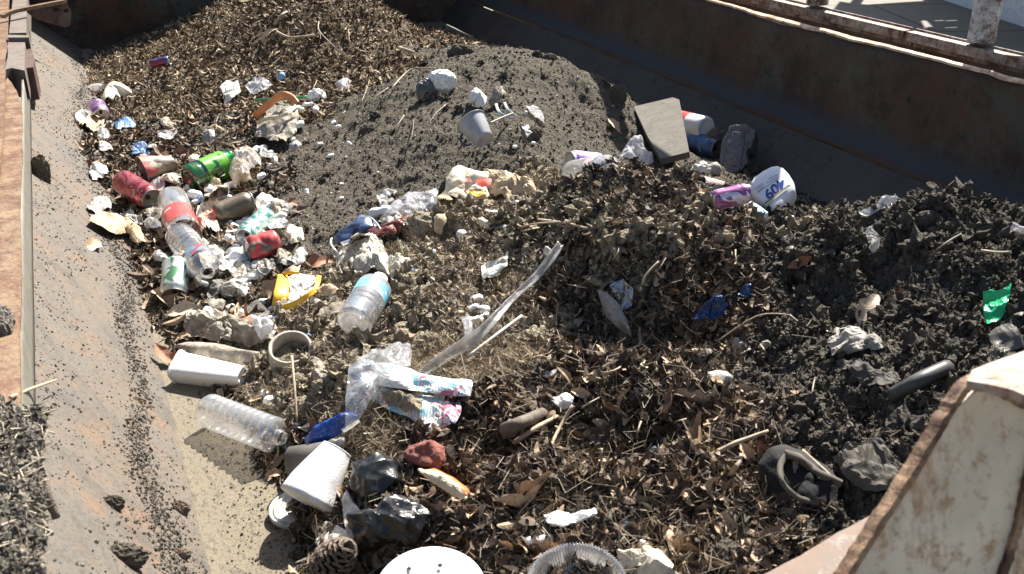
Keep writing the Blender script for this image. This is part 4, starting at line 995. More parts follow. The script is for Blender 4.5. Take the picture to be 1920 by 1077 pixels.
# ---- white bottle with a red band, on the far right
M, L, r = axis2(1262, 226, 1324, 241, 42, l0=.035, l1=.035)
o = root('white_bottle', M, 'white bottle with a red band lying against the grey board', 'bottle')
lathe('bottle_body', [(r * .7, 0), (r, L * .1), (r, L * .9), (r * .96, L * .97), (r * .86, L), (r * .72, L), (r * .66, L * .97), (.0001, L * .97)], plain('white_hdpe', (.78, .78, .76), .4), o, 36)
lathe('bottle_label', [(r * 1.006, L * (.12 + .045 * i)) for i in range(11)], printed('label_red_blue', [(.62, .05, .04), (.62, .05, .04), (.7, .07, .05)], .4, 0, 8, .05), o, 36)
lathe('label_stripe', [(r * 1.012, L * .2), (r * 1.012, L * .235)], plain('stripe_blue', (.05, .12, .42), .4), o, 36)

# ---- white spray cleaner bottle with the number 409
poly409 = [(1413, 371), (1408, 352), (1415, 341), (1430, 330), (1447, 321), (1458, 319), (1468, 322), (1480, 334), (1490, 350), (1493, 366), (1487, 377), (1476, 388), (1472, 400), (1457, 411), (1448, 405), (1432, 393), (1421, 384)]
HD = plain('bluish_white_plastic', (.80, .84, .88), .38, spec=.5)
P9, _ = at(1452, 358); n9 = ((CAM - P9).normalized() * .7 + Vector((-.1, .1, .6))).normalized()
o9 = root('spray_bottle', Matrix.Translation(at(1452, 358, .02)[0]), 'white spray cleaner bottle lettered 409 lying by the right side', 'cleaner bottle')
def adopt(ch, par):
    mw = par.matrix_world.copy(); ch.parent = par
    ch.matrix_parent_inverse = mw.inverted()
pb, C9, n9 = pillow('bottle_body', poly409, HD, .075, n=n9, p=5.0, lift=.21, parent=None)
for k_ in ('label', 'category'):
    if k_ in pb: del pb[k_]
adopt(pb, o9)
TP = C9 + n9 * .0385
def P9p(x, y, e=0): return on_plane(x, y, TP + n9 * e, n9)
NAVY = plain('ink_navy', (.03, .05, .30), .4); INK = plain('ink_grey', (.28, .32, .42), .5); YEL = plain('ink_olive', (.25, .24, .08), .5)
xd = P9p(1430, 369) - P9p(1465, 341)
wr = writing('number_print', '409', P9p(1463.5, 333), xd, n9, (P9p(1466, 336) - P9p(1472, 345)).length * 1.75, NAVY, shear=.25, width=xd.length * 1.03, bold=.03); adopt(wr, o9)
def bar(name, a, b, w, mat, par, e=.0004):
    A, B = P9p(*a, e), P9p(*b, e); s = (B - A).cross(n9).normalized() * w / 2
    q = link(name, mesh_py(name, [A - s, A + s, B + s, B - s], [(0, 1, 2, 3)], mat)); adopt(q, par); return q
bar('label_bar', (1481, 347), (1434, 382), .008, YEL, o9); bar('label_bar', (1480.5, 349.5), (1436, 384.5), .004, plain('ink_pale', (.6, .62, .6), .5), o9, .0008)
for a, b in [((1459, 327), (1441, 335)), ((1461, 331), (1436, 343)), ((1430, 343), (1414, 354)), ((1432, 346), (1415, 357)), ((1433, 350), (1418, 361)), ((1461, 334), (1421, 360))]: bar('small_print', a, b, .0022, INK, o9)
A9, B9 = P9p(1449, 391, -.03), P9p(1467, 407, -.03); M = frame(A9, B9, n9); L = (B9 - A9).length; r = 15 / F * (A9 - CAM).length
q = lathe('bottle_neck', [(r * (1.15 - .02 * i + (.05 if i % 2 else 0)), L * i / 12) for i in range(13)], HD, None, 30, matrix=M); adopt(q, o9)
q = lathe('neck_collar', [(r * .7, L * .9), (r * .72, L * 1.15), (.0001, L * 1.15)], NAVY, None, 26, matrix=M); adopt(q, o9)
q = lathe('sprayer_head', [(r * .66, L * 1.1), (r * .95, L * 1.2), (r * .9, L * 1.5), (r * .4, L * 1.7), (.0001, L * 1.72)], WHT, None, 26, matrix=M); adopt(q, o9)

# ---- cups, tubs, lids
def cup(frame_, r0, r1, mat, label, name='foam_cup', inner=None, closed=True, rim=.0035, sq=0, crush=0, seed=1, dirt=None, flat=1.0, cat='cup', mouth=0):
    M, L, _ = frame_; o = root(name, M, label, cat)
    lathe('cup_wall', [(r0 * .92, 0.0), (r0, L * .02)] + [(r0 + (r1 - r0) * i / 12, L * (.02 + .98 * i / 12)) for i in range(1, 13)], mat, o, 44, sq=sq, crush=crush, seed=seed, flat=flat)
    lathe('cup_base', [(r0 * .93, 0), (r0 * .86, -L * .004), (r0 * .80, L * .012), (.0001, L * .012)], mat, o, 44, sq=sq, flat=flat)
    if rim: lathe('cup_rim', [(r1 * .99, L * .99), (r1 + rim, L * .992), (r1 + rim, L * 1.012), (r1 * .97, L * 1.015), (r1 * .95, L)], mat, o, 44, sq=sq, crush=crush, seed=seed, flat=flat)
    lathe('cup_lining', [(r1 * .96, L * 1.0), (r0 * .94, L * .05), (.0001, L * .05)], inner or mat, o, 44, sq=sq, crush=crush, seed=seed, flat=flat)
    return o
M, L, r = axis2(574, 940, 631, 843, 104, l0=.045, l1=.06)
M = M @ Matrix.Rotation(.5, 4, 'Z')
o = cup((M, L, r), r * 1.04, r * .54, WHT, 'large bright white foam cup tipped over a dirty lid', seed=2, rim=.0006, crush=.10)
M, L, r = axis2(456, 706, 340, 692, 40, k=.8)
M = M @ Matrix.Rotation(.5, 4, 'Z')
cup((M, L, r), r * .80, r * 1.32, WHT, 'white square foam tub lying open beside the cardboard ring', name='foam_tub', sq=5, inner=WHT, cat='tub')
M, L, r = aim(908, 263, 36, .075, .5, .72, .42, lift=.035)
o = cup((M @ Matrix.Translation((0, 0, L)) @ Matrix.Rotation(math.pi, 4, 'X'), L, r), r, r * 1.5, plain('grey_mug_glaze', (.30, .31, .33), .35, dirt=.12), 'small grey mug upside down on the middle soil heap', name='grey_mug', rim=.004, cat='mug', inner=plain('dark_inside', (.05, .05, .05), .7))
V = []; nn_ = 14
for i in range(nn_ + 1):
    a = -math.pi / 2 + math.pi * i / nn_
    c_ = Vector((0, -(r * 1.22 + r * .75 * math.cos(a)), L * .5 + L * .30 * math.sin(a)))
    for k2 in range(8): b_ = 2 * math.pi * k2 / 8; V.append(c_ + Vector((.0035 * math.cos(b_), -.0035 * math.sin(b_) * math.cos(a), .0035 * math.sin(b_) * math.sin(a) + 0)))
hd = link('mug_handle', mesh_py('mug_handle', V, [(i * 8 + k2, i * 8 + (k2 + 1) % 8, i * 8 + 8 + (k2 + 1) % 8, i * 8 + 8 + k2) for i in range(nn_) for k2 in range(8)], plain('handle_navy', (.03, .04, .09), .4), True), o)
M, L, r = axis2(326, 304, 268, 322, 40, l0=.02, l1=.03)
cup((M, L, r), r * .75, r * 1.35, printed('cup_print_red', [(.45, .08, .07), (.26, .2, .17), (.50, .10, .09)], .6, 0, 9, .4), 'crushed red paper cup half full of dirt in the left litter', name='paper_cup', crush=.3, seed=5, inner=DPAP, rim=.002)
# cardboard ring packed with dirt
M, L, r = aim(544, 650, 78, .055, .05, -.1, .35, lift=.05)
ax = (Vector((0, 0, 1)) * .8 + (CAM - M.translation).normalized() * .45).normalized(); Pm = at(544, 650, .045)[0]; M = frame(Pm - ax * .05, Pm, Vector((1, 0, 0)))
o = root('cardboard_tube', M, 'short grey cardboard tube standing on end packed with dirt', 'tube')
TUB = plain('dirty_card', (.42, .38, .30), .7, dirt=.25, dscale=30)
lathe('tube_wall', [(r * .96, -.02), (r, 0), (r * 1.0, .046), (r * .98, .05), (r * .88, .05), (r * .84, .046), (r * .84, .0)], TUB, o, 40, crush=.06, seed=3)
lathe('dirt_fill', [(r * .845, .012), (r * .7, .02), (r * .5, .016), (r * .25, .024), (.0001, .02)], SO['C'], o, 40, lump=.012, seed=2)
# dark pipe end under the big cup
M, L, r = axis2(548, 868, 618, 858, 58, l0=.035, l1=.03)
o = root('grey_pipe', M, 'short dusty grey pipe under the large foam cup', 'pipe')
PG = plain('grey_pvc', (.17, .16, .15), .5, dirt=.35, dscale=40)
lathe('pipe_wall', [(r * .88, .01), (r * .9, 0), (r, 0), (r, L)], PG, o, 36); lathe('pipe_bore', [(r * .88, 0), (r * .88, L)], plain('dark_inside', (.05, .05, .05), .7), o, 36)
# round white lid below the cup
P, n_ = at(553, 955, .012); nl = (Vector((0, 0, 1)) + (CAM - P).normalized() * .15).normalized(); M = frame(P, P + nl, Vector((1, 0, 0))); r = 46 / F * (P - CAM).length
o = root('cup_lid', M, 'dirty round white lid under the base of the large foam cup', 'lid')
lathe('lid_plate', [(r, -.003), (r * 1.0, .004), (r * .96, .005), (r * .93, .001), (r * .82, .001), (r * .80, .004), (r * .76, .004), (r * .74, .001), (.0001, .001)], plain('lid_soiled', (.62, .61, .58), .5, dirt=.42, dscale=28), o, 56)
# big white plate with two holes at the bottom edge
P, n_ = at(812, 1100, .075); nl = (n_ * .3 + Vector((0, 0, 1)) + (CAM - P).normalized() * .35).normalized(); M = frame(P, P + nl, Vector((1, 0, 0)))
Q = on_plane(812, 1040, P, nl); M.translation = P = on_plane(808, 1120, P, nl); r = (Q - P).length * 1.03
o = root('foam_plate', M, 'clean white foam plate with two small holes at the bottom edge', 'plate')
lathe('plate_dish', [(.0001, .0), (r * .62, .0), (r * .70, .002), (r * .94, .012), (r, .014), (r * 1.005, .010), (r * .95, .007), (r * .7, -.004), (.0001, -.005)], WHT, o, 72)
for (hx, hy) in ((767, 1066), (825, 1060)):
    q = on_plane(hx, hy, P + nl * .0052, nl); V = [q + (M.to_3x3() @ Vector((math.cos(a), math.sin(a), 0))) * .0032 for a in np.linspace(0, 6.283, 13)[:-1]]
    hh = link('plate_hole', mesh_py('plate_hole', V, [tuple(range(12))], BLK)); hh.data.transform(M.inverted()); hh.parent = o
# clear rippled bowl at the bottom edge
P, _ = at(1085, 1110, .02); nl = (Vector((0, 0, 1)) + (CAM - P).normalized() * .5).normalized(); P = on_plane(1082, 1122, P, nl); M = frame(P, P + nl, Vector((1, 0, 0))); r = (on_plane(1082, 1040, P, nl) - P).length
o = root('clear_bowl', M, 'clear plastic bowl with a fluted rim at the bottom edge', 'bowl')
V = []; m_ = 480; pr = [(1.0, .028), (.96, .031), (.91, .028), (.86, .023), (.81, .014), (.77, .004), (.70, -.002), (.3, -.003), (.001, -.003)]
for i, (a, z) in enumerate(pr):
    for k2 in range(m_):
        t = 2 * math.pi * k2 / m_; fl = .0022 * math.sin(95 * t) * (1 if i < 6 else 0)
        V.append(((r * a) * math.cos(t), (r * a) * math.sin(t), z + fl))
link('bowl_wall', mesh_py('bowl_wall', V, [(i * m_ + k2, i * m_ + (k2 + 1) % m_, i * m_ + m_ + (k2 + 1) % m_, i * m_ + m_ + k2) for i in range(len(pr) - 1) for k2 in range(m_)], clear('bowl_plastic', milk=.42, refl=.22), True), o)

# ---- grey board and other right-hand things
BRD = rusty('dusty_grey_board', (.12, .108, .088), (.07, .062, .05), (.16, .145, .118), .0, 12, (.06, .055, .05), streak=(1, 5, 1), bs=.5, rough=.9)
Pb, _ = at(1240, 250, .05)
pl = px_plate('grey_board', [(1190, 205), (1262, 188), (1273, 192), (1292, 290), (1240, 303), (1215, 260)], Pb, Vector((-.22, -.05, .95)).normalized(), .018, BRD, bevel=.002)
recenter(pl); tag(pl, 'flat dusty grey board leaning on the right flank of the soil heap', 'board')
CART = rusty('blackened_carton', (.11, .115, .13), (.03, .032, .036), (.16, .13, .10), .04, 26, (.012, .012, .013), bs=.6, rough=.7)
Pk, _ = at(1385, 290, .03); nk = ((CAM - Pk).normalized() + Vector((-.5, 0, .9))).normalized()
ca_ = root('crushed_carton', Matrix.Translation(Pk), 'crushed blackened carton with grey folds on the shaded right side', 'carton')
for nm_, pl_, e_, t_, sd_ in (('carton_wall', [(1374, 246), (1400, 243), (1418, 254), (1412, 282), (1402, 291), (1404, 312), (1390, 328), (1362, 333), (1353, 318), (1359, 275)], 0, .07, 3), ('carton_flap', [(1376, 250), (1396, 248), (1392, 284), (1388, 300), (1384, 322), (1362, 328), (1357, 316), (1364, 276)], .037, .006, 4), ('carton_flap', [(1398, 252), (1414, 256), (1408, 276), (1397, 282)], .037, .004, 5)):
    q = px_plate(nm_, jag(pl_, 1.6, 5, sd_), Pk + nk * e_, nk, t_, CART, None, bevel=.002); adopt(q, ca_)
wad('grey_rag', 1346, 270, 40, 52, plain('dark_rag', (.10, .09, .075), .9, dirt=.3), 'dark grey rag between the blue can and the blackened carton', 'rag', 5)
wad('paper_scrap', 1315, 318, 30, 26, PAPER, 'crumpled white scrap above the pale pink pod', 'paper', 12)
wad('grey_sponge', 1340, 318, 24, 26, plain('grey_sponge', (.30, .29, .27), .7), 'smooth grey lump below the blackened carton', 'lump', 31, amp=.12, smooth=True)
pillow('pale_pod', [(1308, 338), (1318, 332), (1340, 338), (1368, 346), (1360, 356), (1335, 355), (1318, 348)], plain('pinkish_skin', (.55, .40, .36), .6, dirt=.2), .03, 'pale pink pod lying above the purple can', 'peel', p=2, lift=.03)
for (x_, y_, w_, h_, s_) in [(1425, 420, 26, 16, 3), (1488, 414, 34, 18, 8)]:
    wad('plaster_chunk', x_, y_, w_, h_, WHD, 'bright white lump %s' % ('at the neck of the small water bottle' if x_ < 1450 else 'on the black soil beside the sprayer head'), 'plaster', s_, amp=.25, lift=.8)
BL = printed('wrapper_navy', [(.02, .03, .07), (.06, .09, .18), (.02, .03, .06)], .3, 0, 10, .1, stretch=(1, 3, 1))

# ---- sheets, bags, papers, foils: (name, outline, material, label, category, options)
SH = [
 ('plastic_scoop', [(188, 200), (196, 178), (212, 163), (228, 160), (242, 166), (249, 176), (232, 180), (222, 190), (205, 196)], plain('cream_plastic', (.66, .62, .48), .45), 'cream plastic scoop lying near the back of the left side', 'scoop', dict(lift=.02, bulge=.05, amp=.008, freq=9, smooth=True)),
 ('plastic_scrap', [(140, 215), (155, 205), (172, 210), (165, 230), (150, 240), (142, 228)], FILMW, 'clear film scrap left of the can with its silver top facing out', 'plastic film', dict(amp=.015)),
 ('plastic_scrap', [(412, 168), (430, 152), (448, 158), (452, 175), (438, 190), (418, 197), (424, 182)], PAPER, 'white torn plastic piece on the brown mulch left of the green straw', 'plastic', dict(amp=.03, freq=12, lift=.015)),
 ('plastic_scrap', [(460, 166), (478, 152), (500, 152), (512, 160), (497, 173), (475, 177)], FILMW, 'milky plastic film just above the green straw', 'plastic film', dict(amp=.03, freq=14, lift=.015)),
 ('plastic_scrap', [(628, 160), (642, 152), (660, 152), (655, 166), (640, 172)], FILMW, 'milky cone of film where the soil heap meets the mulch heap', 'plastic film', dict(bulge=.02, amp=.01)),
 ('blue_scrap', [(519, 150), (524, 139), (533, 137), (536, 143), (530, 150)], plain('light_blue_plastic', (.20, .42, .62), .4), 'light blue plastic piece on the brown mulch heap', 'plastic', dict(bulge=.015, amp=.004)),
 ('paper_curl', [(876, 184), (890, 178), (905, 180), (914, 188), (908, 198), (893, 199)], PAPER, 'white curled paper above the grey mug, left one of two', 'paper', dict(bulge=.03, amp=.02, lift=.012)),
 ('paper_curl', [(912, 196), (925, 180), (941, 168), (949, 174), (943, 184), (925, 196)], DPAP, 'soiled curled paper above the grey mug, right one of two', 'paper', dict(bulge=.02, amp=.025, lift=.012)),
 ('film_scrap', [(985, 200), (1005, 203), (1018, 215), (1020, 232), (1005, 222), (992, 212)], FILMD, 'dusty clear film strip right of the grey mug', 'plastic film', dict(amp=.015)),
 ('film_scrap', [(978, 238), (990, 236), (998, 252), (988, 256)], FILMW, 'small shiny film scrap below the dusty clear film strip', 'plastic film', dict(amp=.012)),
 ('plastic_bag', [(1146, 327), (1160, 300), (1172, 276), (1186, 262), (1200, 257), (1207, 280), (1222, 291), (1224, 308), (1205, 320), (1175, 328)], FILMW, 'milky white plastic bag standing up at the crest of the centre mound', 'plastic bag', dict(amp=.03, freq=16, bulge=.02, lift=.02, flat=(-.1, -.75, .6))),
 ('plastic_film', [(1608, 398), (1640, 388), (1655, 374), (1680, 373), (1688, 388), (1670, 398), (1640, 402), (1615, 410)], FILMW, 'white plastic film along the top of the black soil heap', 'plastic film', dict(amp=.03, freq=14, lift=.01, flat=(-.2, -.7, .7))),
 ('plastic_film', [(1622, 438), (1632, 428), (1648, 438), (1650, 460), (1640, 474), (1630, 465)], FILMD, 'dusty film strip hanging below the white film on the black soil', 'plastic film', dict(amp=.02)),
 ('plastic_film', [(1832, 432), (1862, 424), (1890, 422), (1930, 440), (1930, 462), (1885, 455), (1868, 440)], FILMW, 'clear plastic film at the right end of the black soil crest', 'plastic film', dict(amp=.03, freq=14)),
 ('plastic_film', [(1462, 455), (1478, 445), (1492, 452), (1488, 478), (1478, 492), (1468, 475)], FILMD, 'grey film scrap between the leafy mound and the black soil', 'plastic film', dict(amp=.02)),
 ('film_scrap', [(1478, 425), (1500, 412), (1528, 402), (1532, 412), (1505, 428), (1488, 436)], DPAP, 'muddy paper strip right of the sprayer head', 'paper', dict(amp=.02)),
 ('foil_wrapper', [(1843, 552), (1855, 548), (1876, 550), (1897, 537), (1893, 560), (1880, 592), (1866, 608), (1850, 613), (1844, 588)], plain('green_foil', (.01, .36, .14), .3, .15), 'bright green foil wrapper with a silver edge on the black soil', 'wrapper', dict(amp=.012, lift=.03)),
 ('black_film', [(1848, 645), (1862, 618), (1890, 604), (1930, 602), (1930, 655), (1890, 668), (1858, 668)], plain('dusty_black_rubber', (.07, .065, .06), .55, dirt=.35), 'dusty black rubber sheet behind the white steel corner', 'rubber sheet', dict(amp=.035, freq=11, bulge=.01)),
 ('grey_rag', [(1550, 648), (1562, 628), (1590, 614), (1620, 625), (1648, 645), (1655, 658), (1620, 662), (1605, 672), (1578, 664), (1560, 676)], plain('ash_grey_cloth', (.33, .31, .28), .85, dirt=.3), 'ash grey torn cloth on the black soil slope', 'cloth', dict(amp=.04, freq=15, bulge=.02)),
 ('grey_rag', [(1568, 685), (1600, 680), (1640, 700), (1690, 715), (1690, 735), (1650, 735), (1600, 712)], plain('muddy_black_cloth', (.06, .055, .05), .8, dirt=.2), 'muddy black cloth behind the dark pipe', 'cloth', dict(amp=.03, freq=13)),
 ('film_scrap', [(1537, 600), (1542, 592), (1556, 612), (1550, 625)], PAPER, 'small white triangular scrap left of the ash grey cloth', 'paper', dict(amp=.01)),
 ('wood_chip', [(1685, 830), (1705, 818), (1740, 812), (1765, 818), (1740, 832), (1705, 838)], plain('tan_wood', (.36, .27, .18), .8, dirt=.3), 'tan wood chip on the black soil left of the steel corner', 'wood chip', dict(amp=.006, thick=.01)),
 ('black_film', [(1560, 870), (1600, 850), (1650, 852), (1690, 880), (1680, 930), (1620, 950), (1580, 920)], plain('dusty_grey_film', (.075, .07, .065), .75, dirt=.5, spec=.25), 'dusty grey plastic bag buried beside the black fabric tube', 'plastic bag', dict(amp=.05, freq=12, bulge=.02)),
 ('plastic_shard', [(1120, 546), (1138, 552), (1160, 572), (1175, 600), (1184, 633), (1160, 618), (1138, 596)], plain('grey_shiny_plastic', (.23, .22, .20), .3, spec=.7, dirt=.2), 'pointed grey plastic shard in front of the leafy mound', 'plastic', dict(amp=.012, bulge=.02, lift=.02)),
 ('blue_film', [(1140, 540), (1165, 528), (1185, 545), (1184, 575), (1165, 585), (1150, 560)], clear('bluish_film', (.35, .45, .6), milk=.15, refl=.2, bump=.4), 'dark bluish plastic film behind the pointed grey shard', 'plastic film', dict(amp=.03, freq=14)),
 ('blue_film', [(1300, 598), (1318, 575), (1345, 560), (1362, 575), (1355, 592), (1330, 606)], BLUEF, 'dark blue shiny film in the hollow of the leafy mound, left piece', 'plastic film', dict(amp=.035, freq=18, lift=.03)),
 ('blue_film', [(1378, 562), (1390, 545), (1405, 538), (1408, 555), (1395, 568)], BLUEF, 'dark blue shiny film in the hollow of the leafy mound, right piece', 'plastic film', dict(amp=.035, freq=18, lift=.03)),
 ('clear_sheet', [(716, 412), (735, 388), (780, 368), (822, 364), (820, 390), (795, 408), (745, 418)], FILM, 'clear plastic bag left of the printed paper bag', 'plastic bag', dict(amp=.03, freq=12, bulge=.03)),
 ('clear_sheet', [(706, 372), (722, 358), (745, 360), (735, 380), (715, 392)], FILMD, 'small dusty film above the white foam pair', 'plastic film', dict(amp=.02)),
 ('candy_wrapper', [(688, 433), (720, 422), (758, 409), (778, 405), (788, 414), (768, 430), (735, 441), (705, 445)], printed('wrapper_brown', [(.10, .022, .012), (.13, .03, .018), (.3, .2, .15)], .3, 0, 60, .05, stretch=(1, 3, 1)), 'dark brown candy wrapper beside the navy cup', 'wrapper', dict(amp=.008, bulge=.015, lift=.02)),
 ('dirty_cloth', [(628, 500), (638, 474), (662, 455), (700, 447), (716, 458), (722, 482), (738, 503), (728, 522), (705, 512), (672, 522), (640, 520)], plain('soiled_cloth', (.58, .54, .45), .85, dirt=.30, dscale=55, bump=.3), 'soiled white pleated cloth behind the clear bottle with a pale blue label', 'cloth', dict(amp=.035, freq=15, bulge=.035, lift=.01)),
 ('dirty_cloth', [(720, 500), (742, 492), (770, 500), (778, 510), (750, 522), (735, 535), (722, 520)], plain('soiled_cloth', (.58, .54, .45)), 'knotted end of soiled cloth right of the pleated cloth', 'cloth', dict(amp=.035, freq=20, bulge=.025)),
 ('paper_scrap', [(902, 500), (925, 490), (953, 478), (952, 500), (930, 518), (905, 524)], WHD, 'soiled white card standing in the brown dirt below the centre crest', 'card', dict(amp=.008, lift=.035)),
 ('cardboard_strip', [(982, 386), (1000, 372), (1042, 345), (1052, 350), (1030, 366), (998, 390)], TAN, 'tan cardboard strip at the left end of the centre crest', 'cardboard', dict(amp=.006, lift=.015, flat=(-.2, -.6, .8))),
 ('tan_paper', [(165, 415), (180, 400), (205, 402), (238, 414), (262, 432), (275, 455), (283, 470), (262, 462), (238, 440), (210, 442), (188, 430)], TAN, 'flattened tan paper bag at the left edge of the litter', 'paper bag', dict(amp=.02, freq=12, lift=.015, bulge=.015)),
 ('tan_paper', [(262, 392), (290, 385), (310, 402), (298, 420), (275, 408)], DPAP, 'muddy paper between the tan bag and the clear bottle', 'paper', dict(amp=.02)),
 ('white_tissue', [(162, 388), (180, 378), (205, 380), (208, 392), (185, 400), (168, 396)], WHD, 'white tissue directly above the flattened tan bag', 'tissue', dict(amp=.025, bulge=.02)),
 ('white_tissue', [(170, 325), (185, 312), (202, 316), (206, 328), (192, 340), (174, 338)], PAPER, 'white crumpled tissue left of the crushed red cup', 'tissue', dict(amp=.03, bulge=.02)),
 ('white_tissue', [(225, 408), (245, 398), (260, 408), (262, 425), (245, 425)], WHD, 'soiled tissue between the crimson can and the tan bag', 'tissue', dict(amp=.025, bulge=.01)),
 ('cream_carton', [(366, 432), (370, 400), (392, 372), (425, 350), (432, 368), (405, 392), (398, 420), (412, 448), (432, 465), (405, 476), (380, 460)], CREAM, 'torn cream paper carton in the white foam pile', 'carton', dict(amp=.045, freq=16, bulge=.02)),
 ('orange_scrap', [(376, 412), (390, 398), (408, 400), (406, 416), (390, 424)], plain('orange_paper', (.62, .25, .14), .6), 'orange paper scrap left of the dusty brown can', 'paper', dict(amp=.02, lift=.025)),
 ('bag_film', [(428, 312), (440, 292), (470, 283), (488, 294), (490, 316), (468, 328), (476, 350), (462, 366), (440, 350), (432, 335)], clear('creamy_film', (1, .9, .75), milk=.5, refl=.1, bump=.3), 'cream plastic bag with an orange corner next to the green bottle', 'plastic bag', dict(amp=.04, freq=15, bulge=.04, lift=.02)),
 ('clear_sheet', [(380, 492), (400, 470), (440, 458), (470, 480), (462, 502), (425, 510), (395, 515)], FILMW, 'milky plastic film below the foam pile, left of the crushed red can', 'plastic film', dict(amp=.04, freq=14)),
 ('clear_sheet', [(430, 512), (470, 498), (500, 490), (515, 505), (490, 528), (450, 535)], FILMD, 'dusty plastic film between the foam pile and the yellow packet', 'plastic film', dict(amp=.03)),
 ('black_scrap', [(486, 495), (512, 488), (520, 505), (500, 520), (485, 512)], GREYP, 'grey plastic piece above the yellow packet', 'plastic', dict(amp=.02, lift=.015)),
 ('black_scrap', [(383, 560), (400, 525), (425, 528), (420, 545), (400, 562)], plain('dark_grey_card', (.12, .11, .095), .7, dirt=.3), 'dark grey card right of the green and white can', 'card', dict(amp=.015, lift=.015)),
 ('black_scrap', [(462, 577), (482, 562), (506, 585), (500, 602), (478, 598)], plain('dark_grey_card', (.12, .11, .095)), 'square dark card left of the yellow packet', 'card', dict(amp=.006, lift=.02)),
 ('brick_scrap', [(446, 605), (458, 588), (480, 598), (478, 612), (458, 612)], plain('orange_brown_card', (.40, .17, .09), .7, dirt=.2), 'orange brown card just below the square dark card', 'card', dict(amp=.008, lift=.02)),
 ('muddy_newspaper', [(348, 618), (362, 596), (400, 588), (440, 592), (470, 608), (505, 622), (520, 645), (480, 652), (430, 648), (385, 645), (355, 638)], DPAP, 'crumpled muddy newspaper above the foam tub', 'newspaper', dict(amp=.04, freq=18, bulge=.02)),
 ('milky_film', [(470, 600), (495, 598), (515, 612), (512, 632), (490, 640), (478, 622)], FILMW, 'milky film between the muddy newspaper and the cardboard tube', 'plastic film', dict(amp=.025, lift=.02, bulge=.01)),
 ('tan_rag', [(580, 690), (600, 684), (625, 700), (628, 725), (605, 738), (588, 715)], DPAP, 'crumpled tan rag right of the cardboard tube', 'rag', dict(amp=.035, freq=16, bulge=.02)),
 ('tan_rag', [(1160, 1045), (1190, 1035), (1240, 1045), (1275, 1070), (1285, 1100), (1200, 1100), (1165, 1070)], CREAM, 'crumpled tan paper right of the clear bowl', 'paper', dict(amp=.03, freq=16, bulge=.02)),
 ('orange_wrapper', [(592, 1010), (606, 978), (650, 995), (672, 1012), (668, 1032), (630, 1028), (600, 1030)], printed('wrapper_orange_white', [(.75, .7, .62), (.78, .74, .66), (.72, .38, .12)], .5, 0, 14, .1), 'orange and white food wrapper behind the pine cone', 'wrapper', dict(amp=.012, lift=.02)),
 ('foam_strip', [(645, 925), (655, 922), (668, 950), (680, 965), (690, 1008), (658, 1012), (652, 990)], plain('speckled_white', (.70, .66, .58), .7, dirt=.3, dscale=90), 'soiled white strip standing between the foam cup and the black bags', 'foam strip', dict(amp=.004, lift=.025, thick=.006)),
 ('foam_shard', [(1020, 974), (1040, 968), (1062, 971), (1116, 961), (1119, 970), (1080, 984), (1056, 993), (1034, 990)], WHT, 'bright white foam shard in the foreground leaves', 'foam', dict(amp=.01, lift=.02, thick=.006)),
 ('silver_film', [(1000, 700), (1020, 688), (1045, 695), (1040, 712), (1015, 715)], FILMD, 'grey film scrap in the brown leaves above the branch', 'plastic film', dict(amp=.025)),
 ('silver_film', [(975, 1050), (1000, 1035), (1030, 1035), (1025, 1060), (1000, 1085), (975, 1080)], FILMW, 'crumpled milky film left of the clear bowl', 'plastic film', dict(amp=.03)),
 ('clear_wrap', [(518, 836), (545, 822), (580, 830), (578, 845), (545, 850), (522, 848)], FILM, 'clear film at the neck of the ribbed bottle', 'plastic film', dict(amp=.025)),
 ('cellophane', [(1360, 645), (1385, 640), (1410, 655), (1395, 672), (1370, 668)], GREYP, 'grey film in the leaves right of the centre mound', 'plastic film', dict(amp=.025)),
 ('wood_board', [(588, 596), (610, 582), (665, 568), (668, 580), (640, 592), (620, 600)], plain('muddy_board', (.24, .20, .15), .9, dirt=.4), 'muddy board just left of the clear bottle with the pale blue label', 'board', dict(amp=.006, thick=.012, lift=.02)),
]
for i, (nm, poly, mt, lb, ct, kw) in enumerate(SH):
    kw.setdefault('seed', i * 3 + 1); sheet(nm, poly, mt, lb, ct, **kw)
fw = [o for o in bpy.data.objects if o.get('label', '').startswith('bright green foil')][0]
q = sheet('silver_edge', [(1853, 547), (1876, 549), (1898, 536), (1893, 562), (1882, 572), (1868, 560)], plain('silver_foil', (.68, .68, .7), .3, .6, dirt=.25), amp=.012, lift=.017, seed=49); [q.pop(k_, 0) for k_ in ('label', 'category')]; adopt(q, fw)
bf = [o for o in bpy.data.objects if o.get('label', '').startswith('cream plastic bag with')][0]
q = sheet('orange_corner', [(476, 288), (488, 294), (491, 316), (480, 318), (474, 302)], plain('orange_food', (.60, .20, .07), .5, dirt=.2), amp=.02, lift=.05, seed=9); adopt(q, bf)

